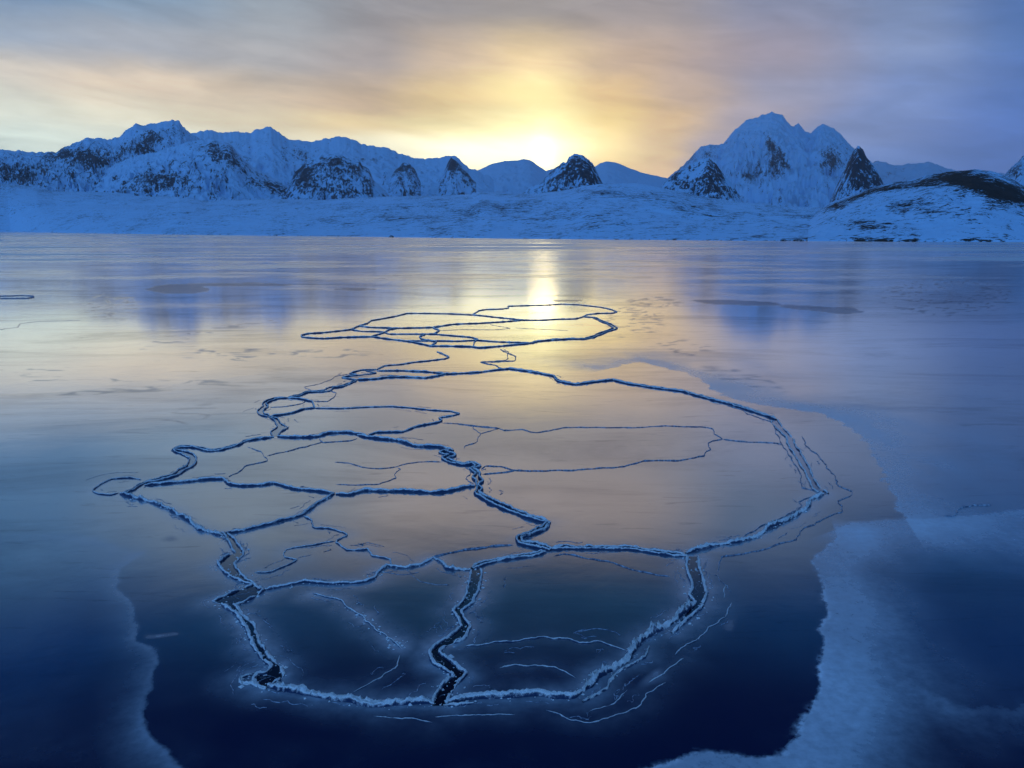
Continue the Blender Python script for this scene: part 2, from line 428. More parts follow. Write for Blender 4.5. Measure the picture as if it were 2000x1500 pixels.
mountain('mountain', 'broad snowy spur with scattered rock in front of left massif',
         ZT('1', [(420, 520), (520, 430), (600, 370), (700, 320), (800, 290), (920, 262), (1050, 222), (1180, 205), (1280, 225), (1330, 285), (1400, 365), (1500, 425), (1600, 465), (1700, 560)]),
         3500, 2300, M_MTN, -0.08, [(430, 300, 24, 16, 20, 0.65), (300, 352, 70, 18, -15, 0.5), (470, 320, 70, 16, 35, 0.35), (395, 288, 25, 9, 0, 0.4), (555, 372, 30, 12, 30, 0.7), (340, 360, 60, 14, 0, 0.35), (520, 360, 30, 10, 10, 0.4)], seed=36, rough=0.17, rows=140)
mountain('mountain', 'rounded dark rocky shoulder between left massif and glacier',
         ZT('1', [(1560, 540), (1600, 480), (1640, 400), (1700, 335), (1790, 295), (1870, 285), (1940, 310), (2000, 320)]) + ZT('2', [(160, 352), (200, 370), (230, 440), (280, 480), (330, 530), (360, 550)]),
         3300, 2300, M_MTN, 0.10, [(595, 340, 26, 24, 30, 0.85), (655, 315, 20, 14, 0, 0.5), (700, 330, 34, 22, 0, 0.4), (690, 375, 50, 14, 0, 0.2)], seed=37, rough=0.20, rows=130)
mountain('mountain', 'small dark nunatak poking from the glacier, left one',
         ZT('2', [(310, 440), (340, 395), (370, 352), (400, 338), (430, 345), (460, 380), (490, 440)]), 4600, 4000, M_MTN, 0.12,
         [(785, 330, 14, 10, 0, 0.7)], seed=38, rough=0.22, rows=50, step=1.3)
mountain('mountain', 'pointed snow-streaked nunatak at the glacier edge, right one',
         ZT('2', [(590, 440), (615, 400), (640, 340), (660, 312), (690, 325), (730, 370), (770, 415), (800, 445)]), 4500, 3900, M_MTN, 0.10,
         [(878, 325, 14, 16, 60, 0.7), (910, 340, 20, 8, 40, 0.4)], seed=39, rough=0.22, rows=60, step=1.3)
mountain('mountain', 'tall cloud-topped massif with hanging snow bowl, right side',
         ZT('3', [(60, 540), (100, 495), (150, 440), (220, 385), (270, 335), (290, 310), (320, 282), (370, 270), (430, 272), (460, 235), (500, 190), (550, 150), (620, 125), (690, 103), (740, 120), (770, 155), (800, 180), (825, 168), (860, 200), (890, 215), (910, 195), (945, 167), (980, 172), (1020, 195), (1060, 235), (1110, 290), (1160, 340), (1220, 410), (1270, 480), (1330, 560)]),
         8200, 4600, M_MTN, -0.14, [(1505, 282, 7, 26, -28, 0.9), (1532, 312, 8, 26, -32, 0.9), (1512, 318, 14, 14, 0, 0.7), (1488, 334, 24, 6, -25, 0.8), (1462, 346, 18, 5, 20, 0.6), (1518, 342, 10, 12, 0, 0.6), (1400, 290, 18, 40, 50, 0.35), (1625, 310, 22, 26, 20, 0.8), (1500, 240, 90, 28, 0, -0.5), (1430, 310, 30, 30, 0, -0.5), (1565, 320, 26, 60, 0, -0.7), (1610, 250, 50, 20, 0, -0.4), (1440, 340, 30, 8, 20, 0.3), (1590, 320, 10, 6, 0, 0.4), (1330, 320, 40, 20, -40, 0.5)], seed=40, rough=0.17, rows=160, p=1.2)
mountain('mountain', 'steep dark rock buttress at the left foot of the massif',
         ZT('3', [(90, 520), (120, 475), (170, 430), (250, 385), (310, 352), (345, 337), (390, 370), (430, 420), (480, 480), (520, 540)]), 2700, 2200, M_MTN, 0.16,
         [(1395, 350, 20, 40, 20, 0.6), (1320, 345, 30, 20, 0, 0.25)], seed=41, rough=0.22, rows=90, step=1.4)
mountain('mountain', 'sharp dark rock pyramid at the right foot of the massif',
         ZT('3', [(990, 560), (1020, 500), (1050, 430), (1080, 370), (1110, 305), (1135, 275), (1160, 300), (1190, 345), (1230, 400), (1265, 470), (1290, 520)]), 2600, 2100, M_MTN, 0.22,
         [(1680, 330, 30, 45, 0, 0.45)], seed=42, rough=0.2, rows=110, step=1.3)
mountain('mountain', 'dark pyramid peak standing alone just below the sun',
         ZT('2', [(1040, 520), (1080, 490), (1150, 455), (1220, 385), (1270, 342), (1300, 335), (1320, 305), (1350, 282), (1380, 290), (1400, 300), (1430, 320), (1450, 345), (1470, 380), (1500, 440), (1530, 490), (1560, 530)]), 2600, 1900, M_MTN, 0.20,
         [(1130, 335, 35, 30, 20, 0.5), (1085, 350, 20, 10, -30, 0.2)], seed=43, rough=0.20, rows=130, step=1.3)
mountain('mountain', 'snowy peak cut off by the right edge of the view',
         ZT('3', [(1860, 470), (1900, 430), (1940, 385), (2000, 330), (2100, 290), (2250, 300), (2500, 360), (2900, 420), (3500, 560), (4200, 680)]), 3600, 2600, M_MTN, 0.0,
         [(1985, 335, 25, 14, -30, 0.5)], seed=44, rows=70)
sx_ = np.linspace(-950, 2950, 70)
SD = shore_dist(sx_)
footL = list(zip(sx_, SD))
crestL = ZT('1', [(-2700, 640), (-2200, 560), (-1500, 470), (-800, 440), (-160, 452), (60, 455), (200, 470), (300, 495), (500, 500), (700, 503), (850, 515), (1000, 530), (1150, 550), (1300, 545), (1500, 538), (1800, 545)]) + \
    ZT('2', [(0, 540), (340, 525), (600, 520), (780, 512), (830, 497), (1000, 510), (1150, 508), (1300, 490), (1400, 466), (1500, 455), (1700, 452), (1800, 470), (1950, 500)]) + \
    ZT('3', [(130, 500), (300, 540), (500, 570), (750, 595), (980, 602), (1200, 610), (1500, 620), (2000, 640), (2700, 640), (3700, 660), (4500, 700)])
dl = [(x, (2900 if x < 300 else float(np.interp(x, [300, 900, 1100, 1700, 2300], [2450, 1800, 1400, 1250, 1150])))) for x, _ in footL]
mountain('hill', 'long low snow-covered shore rising behind the frozen water', crestL, dl, footL, M_HILL, 0.07,
         [(1250, 425, 420, 50, 0, 0.16), (1690, 440, 300, 40, 0, 0.12), (620, 430, 250, 40, 0, 0.08), (1350, 400, 70, 12, 8, 0.28), (1220, 385, 90, 10, 0, 0.22), (960, 415, 80, 16, 0, 0.12), (1560, 468, 50, 3, 0, 0.5), (640, 418, 50, 6, 8, 0.15), (640, 461, 70, 2.5, 0, 0.5), (1490, 407, 90, 5, 5, 0.2),
          (1180, 377, 60, 4, 5, 0.3), (970, 379, 60, 3, 3, 0.3), (20, 362, 60, 6, 0, 0.3), (100, 372, 40, 4, 0, 0.3), (150, 420, 160, 60, 0, -0.10), (1600, 440, 70, 20, 0, -0.1)],
         seed=50, rough=0.05, p=1.0, rows=170, freq=0.004, jag=0.25, back=1.25, step=2.0)
mountain('hill', 'near rounded hill with black windswept rock top, right shore',
         ZT('3', [(880, 660), (940, 610), (980, 582), (1060, 548), (1200, 502), (1300, 472), (1430, 455), (1500, 432), (1600, 416), (1740, 402), (1850, 415), (1950, 460), (2000, 490), (2100, 560), (2350, 640), (2700, 700)]),
         950, [(x, d - 6) for x, d in footL], M_HILL, 0.03,
         [(1890, 352, 80, 20, 15, 1.1), (1965, 378, 60, 24, 15, 1.1), (1830, 355, 60, 9, -10, 0.8), (1680, 383, 70, 6, -20, 0.95), (1760, 362, 60, 5, -12, 0.6), (1640, 405, 20, 6, -10, 0.6), (1780, 400, 60, 14, 0, 0.5), (1690, 440, 60, 10, 5, 0.6),
          (1690, 467, 40, 3, 0, 0.8), (1800, 468, 60, 3, 0, 0.6), (1920, 468, 60, 3, 0, 0.5), (1900, 440, 90, 20, 30, 0.10), (1620, 445, 40, 20, 0, -0.3)],
         seed=51, rough=0.07, p=0.9, rows=150, freq=0.012, jag=0.5, back=1.5, step=1.6)

# ------------------------------------------------------------------ ridges and cracks
LINES = []     # (name, label, group, points xy, width, height, second, barrier)
SEED = [100]

def curve(key, pts, jitter=0.6):
    p = np.array(ZT(key, pts) if isinstance(key, str) else pts, float)
    gx, gy = ground(p[:, 0], p[:, 1])
    q = np.stack([gx, gy], -1)
    o = []
    n = len(q)
    for i in range(n - 1):
        p0, p1, p2, p3 = q[max(i - 1, 0)], q[i], q[i + 1], q[min(i + 2, n - 1)]
        L = np.linalg.norm(p2 - p1); d = np.hypot(*p1)
        k = max(2, int(L / max(0.03, 0.0022 * d)))
        for t in np.linspace(0, 1, k, endpoint=False):
            a = 0.5 * ((2 * p1) + (-p0 + p2) * t + (2 * p0 - 5 * p1 + 4 * p2 - p3) * t * t + (-p0 + 3 * p1 - 3 * p2 + p3) * t ** 3)
            o.append(a * 0.3 + (p1 + (p2 - p1) * t) * 0.7)
    o.append(q[-1])
    o = np.array(o)
    s = np.concatenate([[0], np.cumsum(np.linalg.norm(np.diff(o, axis=0), axis=1))])
    SEED[0] += 1
    sd_ = SEED[0]
    env = np.minimum(1, np.minimum(s, s[-1] - s) / 0.5)
    amp = 0.05 * jitter * env
    o[:, 0] += fbm(s * 1.3, s * 0 + 3, 4, sd_, 0.6) * amp * 1.5
    o[:, 1] += fbm(s * 1.3, s * 0 + 9, 4, sd_ + 50, 0.6) * amp * 1.5
    return o

def normals(c):
    t = np.gradient(c, axis=0); t /= (np.linalg.norm(t, axis=1)[:, None] + 1e-9)
    return np.stack([-t[:, 1], t[:, 0]], -1)

def berm(name, c, wd, ht, parent=None, material=None, lump=0.7, z0=-0.008, broken=0.0):
    """a rough frost wall swept along a path on the ice"""
    n = len(c); N = normals(c)
    k_ = float(np.interp(np.median(np.hypot(c[:, 0], c[:, 1])), [14, 22, 40, 80], [0.95, 0.76, 0.58, 0.54])); wd *= k_; ht *= k_; lump *= 0.8
    s = np.concatenate([[0], np.cumsum(np.linalg.norm(np.diff(c, axis=0), axis=1))])
    SEED[0] += 1; sd_ = SEED[0]
    K = 11
    a = np.linspace(-1, 1, K)
    taper = np.clip(np.minimum(s, s[-1] - s) / max(0.10, wd * 1.2), 0.12 if wd < 0.06 else 0.6, 1)
    wv = wd * (0.85 + 0.55 * lump * fbm(s * 2.1, s * 0, 4, sd_, 0.6)) * taper
    hv = ht * (0.85 + 0.8 * lump * fbm(s * 3.0, s * 0 + 5, 5, sd_ + 7, 0.65)) * taper
    if broken > 0:
        g = sstep(-0.15, 0.12, fbm(s * 1.7, s * 0 + 2, 4, sd_ + 31, 0.6) + 0.25 * (1 - broken) * 2)
        wv = wv * (0.15 + 0.85 * g); hv = hv * g
    wv = np.maximum(wv, wd * 0.12); hv = np.maximum(hv, ht * 0.05)
    lean = 0.35 * fbm(s * 0.9, s * 0 + 11, 3, sd_ + 13)
    prof = (1 - np.abs(a) ** 2.2) ** 0.55
    rough = fbm(s[:, None] * 11.0 + 0 * a, a[None, :] * 2.2 + s[:, None] * 2, 4, sd_ + 21, 0.7)
    rough2 = fbm(s[:, None] * 23.0 + 0 * a, a[None, :] * 5 + 4, 3, sd_ + 25, 0.7)
    Z = hv[:, None] * prof[None, :] * np.clip(1 + lump * (0.75 * rough + 0.45 * rough2), 0.1, 2.2)
    off = wv[:, None] * 0.5 * (a[None, :] + 0.35 * lump * rough + lean[:, None] * prof[None, :])
    Z[:, 0] = z0; Z[:, -1] = z0; Z += 0.002
    X = c[:, 0][:, None] + N[:, 0][:, None] * off; Y = c[:, 1][:, None] + N[:, 1][:, None] * off
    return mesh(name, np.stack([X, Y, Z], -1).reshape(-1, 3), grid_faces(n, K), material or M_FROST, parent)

def resample(c, n):
    s = np.concatenate([[0], np.cumsum(np.linalg.norm(np.diff(c, axis=0), axis=1))])
    q = np.linspace(0, s[-1], n)
    return np.stack([np.interp(q, s, c[:, 0]), np.interp(q, s, c[:, 1])], -1)

def strip(name, a, b, parent, z=0.006):
    n = max(len(a), len(b)); A = resample(a, n); B = resample(b, n)
    t = np.linspace(0, 1, 4)
    P = A[:, None, :] * (1 - t)[None, :, None] + B[:, None, :] * t[None, :, None]
    V = np.concatenate([P, np.full(P.shape[:2] + (1,), z)], -1).reshape(-1, 3)
    F = grid_faces(n, 4)
    # keep the faces looking up
    v = V[F]; nz = (v[:, 1, 0] - v[:, 0, 0]) * (v[:, 2, 1] - v[:, 0, 1]) - (v[:, 1, 1] - v[:, 0, 1]) * (v[:, 2, 0] - v[:, 0, 0])
    if nz.mean() < 0: F = F[:, ::-1]
    return mesh(name, V, F, M_LEAD, parent)

def empty(name, loc):
    o = bpy.data.objects.new(name, None); COL.objects.link(o); o.location = (loc[0], loc[1], 0); o.empty_display_size = 0.3
    return o

PATHS = []     # for halos and floe borders: (path, halo strength, barrier)
GR = 'frost ridges bordering the ice plates'
GT = 'thin cracks across the ice plates'

def shift_children(e):
    for ch in e.children:
        if ch.type == 'MESH':
            me = ch.data; n = len(me.vertices); co = np.empty(n * 3, np.float32)
            me.vertices.foreach_get('co', co); co = co.reshape(-1, 3)
            co[:, 0] -= e.location.x; co[:, 1] -= e.location.y
            me.vertices.foreach_set('co', co.ravel()); me.update()

def single(label, key, pts, wd=0.17, ht=0.13, halo=0.35, jitter=0.6, lump=0.6):
    c = curve(key, pts, jitter)
    o = berm('ice_ridge', c, wd, ht, lump=lump)
    tag(o, label, 'ice ridge', GR); PATHS.append((c, halo, True)); return o

def double(label, key, pts, gap=0.22, wd=0.13, ht=0.12, halo=0.35, jitter=0.5):
    """two frost crests with a strip of dark young ice between them"""
    c = curve(key, pts, jitter)
    N = normals(c); s = np.linspace(0, 1, len(c))
    sl = np.concatenate([[0], np.cumsum(np.linalg.norm(np.diff(c, axis=0), axis=1))])
    SEED[0] += 1
    g = gap * (0.9 + 0.8 * fbm(sl * 0.7, sl * 0, 3, SEED[0])) * np.clip(np.minimum(s, 1 - s) * 12, 0.35, 1)
    a = c + N * (g / 2)[:, None]; b = c - N * (g / 2)[:, None]
    e = empty('ice_ridge', c[len(c) // 2]); tag(e, label, 'ice ridge', GR)
    berm('frost_crest', a, wd, ht, e); berm('frost_crest', b, wd * 0.85, ht * 0.9, e)
    strip('young_ice', a, b, e)
    shift_children(e)
    PATHS.append((c, halo, True)); return e

def lead(label, ka, pa, kb, pb, wd=0.13, ht=0.10, halo=0.5, broken=0.3):
    a = curve(ka, pa, 0.7); b = curve(kb, pb, 0.7)
    e = empty('ice_lead', a[len(a) // 2]); tag(e, label, 'ice lead', 'open leads between frost crests')
    berm('frost_crest', a, wd, ht, e, broken=broken); berm('frost_crest', b, wd, ht, e, broken=broken)
    strip('young_ice', a, b, e); shift_children(e)
    PATHS.append((a, halo, True)); PATHS.append((b, halo, True)); return e

def crack(label, key, pts, wd=0.04, ht=0.03, halo=0.0, barrier=True, jitter=1.3, material=None, broken=0.0):
    c = curve(key, pts, jitter)
    o = berm('ice_crack', c, wd, ht, material=material or M_CRACK, broken=broken)
    tag(o, label, 'crack', GT); PATHS.append((c, halo, barrier)); return o

# --- the far ring of plates, under the sun's reflection
W, Hh = 0.20, 0.17
single('thin dark ridge arching round the farthest ice lobe below the sun', 'A', [(1065, 158), (1100, 135), (1140, 128), (1230, 125), (1268, 119), (1262, 110), (1310, 108), (1480, 103), (1560, 98), (1660, 102), (1780, 115), (1840, 128), (1872, 142), (1845, 148), (1760, 150), (1700, 158), (1685, 168)], W, Hh)
single('dark ridge closing the near side of the farthest ice lobe', 'A', [(1065, 158), (1140, 165), (1200, 172), (1360, 187), (1460, 187), (1540, 182), (1640, 180), (1685, 168)], W, Hh)
single('dark ridge along the upper left rim of the far ring', 'A', [(1065, 158), (940, 152), (820, 150), (700, 150), (640, 165), (560, 180), (500, 190), (480, 205), (430, 220), (385, 240), (300, 250), (220, 258), (150, 262), (110, 272), (115, 282), (180, 288), (240, 290)], W, Hh)
single('dark ridge along the near rim of the far ring', 'A', [(240, 290), (330, 284), (500, 280), (590, 292), (700, 305), (790, 322), (830, 332), (920, 332), (1060, 336), (1100, 342), (1200, 335), (1300, 325), (1385, 318)], W, Hh)
double('kinked double ridge at the right end of the far ring', 'A', [(1685, 168), (1740, 172), (1790, 195), (1830, 210), (1862, 232), (1820, 248), (1780, 262), (1740, 280), (1690, 292), (1600, 292), (1500, 298), (1430, 305), (1385, 318)], 0.35, 0.16, 0.16)
single('long ridge crossing the middle of the far ring lengthwise', 'A', [(1360, 187), (1260, 195), (1100, 205), (960, 210), (840, 228), (660, 232), (500, 228), (430, 220)], W, Hh)
single('ridge running inside the far ring and hooking down at its right', 'A', [(385, 240), (450, 250), (560, 252), (600, 265), (700, 265), (850, 265), (900, 270), (1050, 282), (1095, 295), (1075, 310), (1070, 338)], W * .9, Hh * .9)
single('short slanting ridge near the left tip of the far ring', 'A', [(660, 232), (600, 240), (570, 258), (500, 278)], W, Hh)
single('shortest crooked ridge joining two long ridges in the far ring', 'A', [(840, 228), (880, 245), (860, 258), (850, 265)], W * 1.2, Hh)
single('short hooked ridge low in the middle of the far ring', 'A', [(800, 268), (770, 280), (780, 292), (830, 302), (865, 310), (830, 332)], W, Hh)
single('nearly straight ridge along the lower inside of the far ring', 'A', [(700, 304), (830, 302), (980, 305), (1095, 300), (1200, 308), (1385, 314)], W * .9, Hh * .9)
crack('fine crack wandering inside the far ring below the sun', 'A', [(880, 245), (1000, 240), (1200, 240), (1275, 232), (1180, 215), (1160, 208)], .05, .04, barrier=False)
crack('fine straight crack near the sun reflection in the far ring', 'A', [(1300, 230), (1500, 240), (1600, 245)], .05, .03, barrier=False)
crack('zigzag crack linking the far ring to the big plates', 'A', [(1220, 350), (1260, 370), (1305, 388), (1300, 415), (1200, 418), (1110, 422), (1190, 440), (1240, 462)], .09, .08)
crack('second zigzag crack beside the link to the far ring', 'A', [(1240, 350), (1265, 365), (1255, 410), (1190, 414)], .07, .06, barrier=False)

# --- the neck and the small plates on the left
double('curling ridge reaching up toward the far ring from the neck', 'B', [(1435, 28), (1480, 45), (1525, 68), (1490, 82), (1350, 98), (1250, 108), (1150, 125), (1050, 132), (985, 160)], 0.10, 0.12, 0.10)
single('dark ridge running left from the neck toward small plates', 'B', [(1990, 155), (1880, 165), (1760, 182), (1640, 190), (1530, 195), (1470, 190), (1350, 178), (1150, 170), (985, 172)], .18, .15)
single('heavy dark ridge along the near side of the narrow lens plate', 'B', [(1500, 195), (1430, 212), (1350, 225), (1200, 218), (1070, 220), (980, 232), (870, 238), (830, 238)], .20, .17)
single('broken ridge cluster where the neck meets the left rim', 'B', [(985, 162), (870, 165), (780, 192), (830, 200), (725, 222), (780, 232), (835, 238)], .14, .12)
single('small crooked ridge inside the cluster by the neck', 'B', [(900, 172), (980, 188), (850, 205), (810, 204)], .10, .09)
double('stepped double ridge descending along the left rim', 'B', [(830, 240), (790, 262), (720, 288), (640, 298), (610, 320), (570, 325), (470, 330), (400, 355), (310, 375)], 0.25, .13, .12)
crack('faint crack outside the stepped ridge on the left rim', 'B', [(780, 195), (690, 207), (640, 235), (560, 268), (440, 292), (470, 310), (500, 322)], .04, .03, barrier=False)
double('rounded double ridge at the left bulge above the first lead', 'B', [(310, 375), (230, 378), (180, 395), (140, 420), (150, 440), (110, 470), (115, 495), (175, 515)], 0.26, .12, .12)
single('ridge over the top of the pair of small bulge plates', 'B', [(310, 375), (400, 380), (470, 395), (500, 405), (520, 450)], .15, .13)
single('ridge under the pair of small bulge plates', 'B', [(520, 450), (430, 460), (360, 485), (280, 500), (180, 514)], .15, .13)
crack('thin curved crack forming a small oval beside the bulge', 'B', [(510, 402), (620, 400), (660, 370), (680, 335), (640, 322), (615, 322)], .06, .05)
crack('thin crack splitting the small bulge plate', 'B', [(180, 445), (300, 440), (430, 415), (455, 395)], .05, .04)
lead('short pale lead pinched between frosted banks on the left rim', 'B', [(170, 515), (215, 545), (240, 590), (190, 630), (200, 662)], 'B', [(185, 515), (235, 530), (275, 575), (320, 600), (270, 625), (240, 662)], .10, .10, .3, 0.1)
single('thin bowed ridge over the top of the leaf-shaped plate', 'B', [(520, 452), (700, 455), (900, 445), (1100, 440), (1250, 450), (1400, 468), (1540, 475), (1600, 492), (1560, 508), (1450, 525)], .11, .09)
single('ridge under the leaf-shaped plate climbing to its pointed tip', 'B', [(1450, 525), (1475, 545), (1440, 560), (1280, 590), (1180, 630), (980, 635), (915, 662)], .13, .11)
single('thick blue ridge crossing from the left rim to the leaf tip junction', 'B', [(240, 665), (300, 670), (450, 672), (540, 665), (620, 640), (760, 635), (860, 650), (915, 665)], .19, .16)
single('thick blue ridge running down right to the zigzag', 'B', [(840, 655), (915, 672), (1080, 690), (1180, 705), (1260, 735), (1450, 745), (1560, 775)], .19, .16)
double('tight zigzag double ridge at the centre of the plates', 'C', [(1010, 210), (945, 230), (1015, 250), (955, 272), (1000, 295), (1080, 315), (1150, 310), (1190, 325), (1150, 345), (1195, 380), (1175, 405), (1200, 430), (1185, 460)], 0.22, .13, .13)
double('long double ridge slanting down right from the zigzag', 'C', [(1185, 460), (1205, 490), (1185, 515), (1230, 545), (1300, 580), (1400, 622), (1500, 662), (1600, 702), (1690, 718)], 0.22, .13, .13)
double('sharp elbow of double ridge below the widest plate', 'C', [(1690, 718), (1640, 760), (1540, 805), (1480, 830), (1490, 862), (1580, 875), (1640, 890), (1700, 912)], 0.20, .12, .12)
crack('thin crack tracing the outer left side of the zigzag', 'C', [(1100, 330), (1145, 360), (1115, 405), (1130, 430), (1165, 450)], .03, .025, barrier=False)
double('double ridge bordering the upper side of the left triangle plates', 'E', [(1400, 195), (1300, 205), (1200, 222), (1150, 250), (1020, 285), (940, 292), (830, 268), (740, 265), (680, 285)], 0.14, .12, .10)
double('winding double ridge going down to the leftmost loop', 'E', [(680, 290), (770, 310), (825, 345), (810, 400), (750, 430), (700, 465), (600, 495), (470, 522)], 0.22, .11, .10)
double('double ridge from the loop to the left corner', 'E', [(470, 522), (400, 570), (330, 600)], 0.12, .09, .08)
single('thin looping ridge at the far left tip of the plates', 'E', [(460, 500), (380, 485), (250, 495), (170, 530), (110, 575), (150, 600), (240, 608), (300, 592)], .07, .06)
single('bright frost ridge along the lower left rim', 'E', [(310, 600), (400, 625), (540, 660), (640, 705), (710, 740), (790, 780), (870, 850), (970, 880), (1045, 895)], .16, .12, .5, lump=1.3)
single('upper ridge of the left diamond plate', 'E', [(480, 540), (640, 525), (800, 510), (950, 495), (1040, 495), (1080, 530), (1160, 545), (1300, 540), (1400, 525), (1550, 565), (1700, 580), (1830, 598)], .14, .12, .4)
single('lower right ridge of the left diamond plate', 'E', [(1830, 600), (1720, 660), (1600, 750), (1500, 780), (1300, 830), (1180, 865), (1050, 880)], .13, .11, .5)
single('thick ridge between diamond plate corner and zigzag', 'C', [(200, 520), (300, 525), (400, 495), (540, 500), (700, 500), (900, 510), (1000, 495), (1100, 470), (1170, 465)], .17, .14, .4)

# --- near leads
lead('bent lead with broken frost banks on the lower left', 'F', [(110, 130), (160, 200), (195, 270), (140, 290), (80, 335), (130, 400), (250, 460), (305, 480), (200, 520), (55, 578), (110, 600)],
     'F', [(135, 130), (200, 190), (250, 280), (195, 340), (210, 380), (270, 440), (330, 485), (385, 512), (330, 555), (240, 595), (185, 605)], .10, .08, .5, 0.5)
lead('dark lead with crusty banks leading to the bottom left corner', 'F', [(110, 600), (200, 670), (265, 750), (310, 850), (370, 950), (430, 1010), (400, 1050), (340, 1060), (310, 1095), (400, 1150)],
     'F', [(185, 605), (240, 670), (320, 740), (350, 850), (420, 950), (490, 1010), (515, 1060), (480, 1100), (420, 1135)], .11, .08, .6, 0.45)
single('frothy curl of frost at the bottom left corner', 'F', [(330, 1055), (270, 1070), (230, 1085), (240, 1115), (320, 1125), (400, 1155)], .09, .05, .5, lump=1.6)
lead('snaking black lead down the centre front', 'F', [(1735, 380), (1715, 480), (1690, 570), (1612, 650), (1670, 750), (1540, 850), (1462, 910), (1475, 965), (1560, 1030), (1618, 1070), (1560, 1110), (1515, 1170), (1485, 1230), (1490, 1262)],
     'F', [(1795, 370), (1805, 420), (1770, 530), (1740, 590), (1672, 650), (1695, 700), (1735, 750), (1680, 830), (1560, 880), (1522, 925), (1600, 980), (1680, 1030), (1715, 1060), (1650, 1120), (1590, 1190), (1575, 1262)], .09, .07, .5, 0.05)
lead('upright lead with crumbly white banks at the lower right', 'G', [(1640, 292), (1637, 360), (1660, 440), (1670, 500), (1655, 540), (1690, 590), (1660, 630)],
     'G', [(1710, 292), (1722, 370), (1742, 450), (1762, 520), (1750, 590), (1712, 650), (1620, 720), (1540, 790)], .11, .08, .5, 0.35)
single('bright white frost wall along the bottom left front', 'F', [(415, 1135), (560, 1165), (700, 1195), (860, 1215), (1000, 1240), (1130, 1255), (1250, 1245), (1400, 1240), (1490, 1250)], .17, .11, .55, lump=1.0)
single('bright white frost wall along the bottom front right of the black lead', 'G', [(60, 1245), (200, 1215), (400, 1205), (550, 1195), (680, 1190), (780, 1205), (900, 1205), (950, 1170)], .17, .11, .55)
single('long white frost wall climbing the lower right side', 'G', [(950, 1170), (1020, 1120), (1050, 1080), (1150, 1020), (1240, 960), (1290, 890), (1360, 820), (1450, 770), (1560, 700), (1620, 650), (1680, 600)], .17, .12, .55, lump=1.4)
single('thin outer frost line with a knobby end beside the long wall', 'G', [(1390, 880), (1370, 950), (1290, 990), (1200, 1040), (1140, 1100), (1120, 1150), (1050, 1190), (960, 1240)], .07, .05, .3, lump=1.4)
single('small frost spur sticking out right of the black lead mouth', 'G', [(60, 1262), (150, 1258), (250, 1247)], .08, .05, .3)
single('gently wavy ridge across the lower left plates', 'F', [(390, 510), (560, 470), (650, 455), (800, 470), (1000, 460), (1110, 435), (1130, 390), (1180, 355), (1300, 365), (1400, 345), (1490, 300)], .10, .08, .5)
single('short curling ridge ending at the head of the black lead', 'F', [(1490, 300), (1550, 330), (1580, 370), (1730, 378)], .11, .08, .4, lump=1.3)
double('double ridge from the black lead up to the elbow', 'G', [(240, 372), (320, 335), (450, 308), (600, 288), (720, 262)], 0.12, .10, .09, .4)
double('double ridge running right beneath the widest plate', 'G', [(730, 248), (850, 236), (1020, 240), (1250, 238), (1450, 268), (1640, 290)], 0.13, .10, .09, .4)
single('bright frost ridge curving up the lower right rim', 'D', [(1100, 1005), (1150, 985), (1250, 965), (1350, 945), (1450, 920), (1500, 880), (1600, 835), (1690, 785), (1710, 740), (1770, 715)], .17, .12, .5, lump=1.2)
lead('frost-choked lead along the right rim of the widest plates', 'D', [(1770, 715), (1722, 692), (1700, 645), (1668, 585), (1640, 540), (1600, 480), (1590, 440), (1540, 390), (1515, 357)],
     'D', [(1795, 710), (1750, 682), (1722, 640), (1700, 580), (1670, 530), (1635, 480), (1612, 430), (1570, 385), (1545, 350)], .13, .09, .25, 0.5)
double('long dark ridge sweeping right from the neck to the right rim', 'D', [(230, 100), (350, 117), (450, 137), (478, 162), (560, 178), (640, 167), (740, 156), (820, 175), (950, 195), (1080, 212), (1200, 245), (1300, 270), (1400, 300), (1500, 335), (1540, 350)], 0.12, .16, .17, .2)

# --- thin cracks
crack('long thin crack drawing the top of the great oval', 'D', [(-15, 372), (90, 385), (180, 390), (210, 402), (300, 398), (370, 412), (440, 402), (510, 388), (650, 388), (860, 388), (1000, 380), (1170, 385), (1230, 395), (1240, 420), (1280, 445)], .05, .04)
crack('long thin crack drawing the bottom of the great oval', 'D', [(1280, 445), (1230, 455), (1205, 465), (1220, 490), (1180, 525), (1100, 545), (1055, 550), (900, 550), (820, 570), (800, 580), (700, 585), (560, 595), (370, 600), (270, 598), (200, 580), (120, 576), (100, 590)], .05, .04)
crack('short crack under the lens at the left end of the oval', 'D', [(270, 598), (200, 609), (105, 616)], .05, .04)
crack('thin crack from the great oval to the right rim', 'D', [(1280, 445), (1400, 460), (1500, 460), (1570, 470)], .05, .04)
crack('wavering crack just inside the right rim lead', 'D', [(1530, 390), (1570, 470), (1600, 520), (1640, 580), (1665, 640), (1665, 680), (1725, 697)], .05, .04)
crack('small crooked crack hanging below the leaf-shaped plate', 'B', [(1720, 580), (1700, 605), (1760, 640), (1740, 670), (1745, 700), (1650, 735), (1645, 755)], .04, .03, barrier=False)
crack('thin crack joining the leaf-shaped plate to the great oval', 'B', [(1470, 562), (1600, 568), (1720, 580), (1890, 605), (1760, 645)], .04, .03)
crack('curved thin crack above the thick ridge on the middle left', 'C', [(190, 295), (290, 300), (370, 330), (500, 340), (620, 330), (700, 305), (860, 290), (940, 295)], .035, .03, barrier=False)
crack('zigzag crack dropping from the curved middle left crack', 'C', [(630, 335), (650, 345), (605, 380), (610, 405), (560, 430), (500, 450), (400, 455), (200, 452)], .03, .025, barrier=False)
crack('thin crack looping under the thick blue ridge', 'C', [(350, 130), (300, 145), (120, 158), (90, 140), (85, 128)], .045, .04, barrier=False)
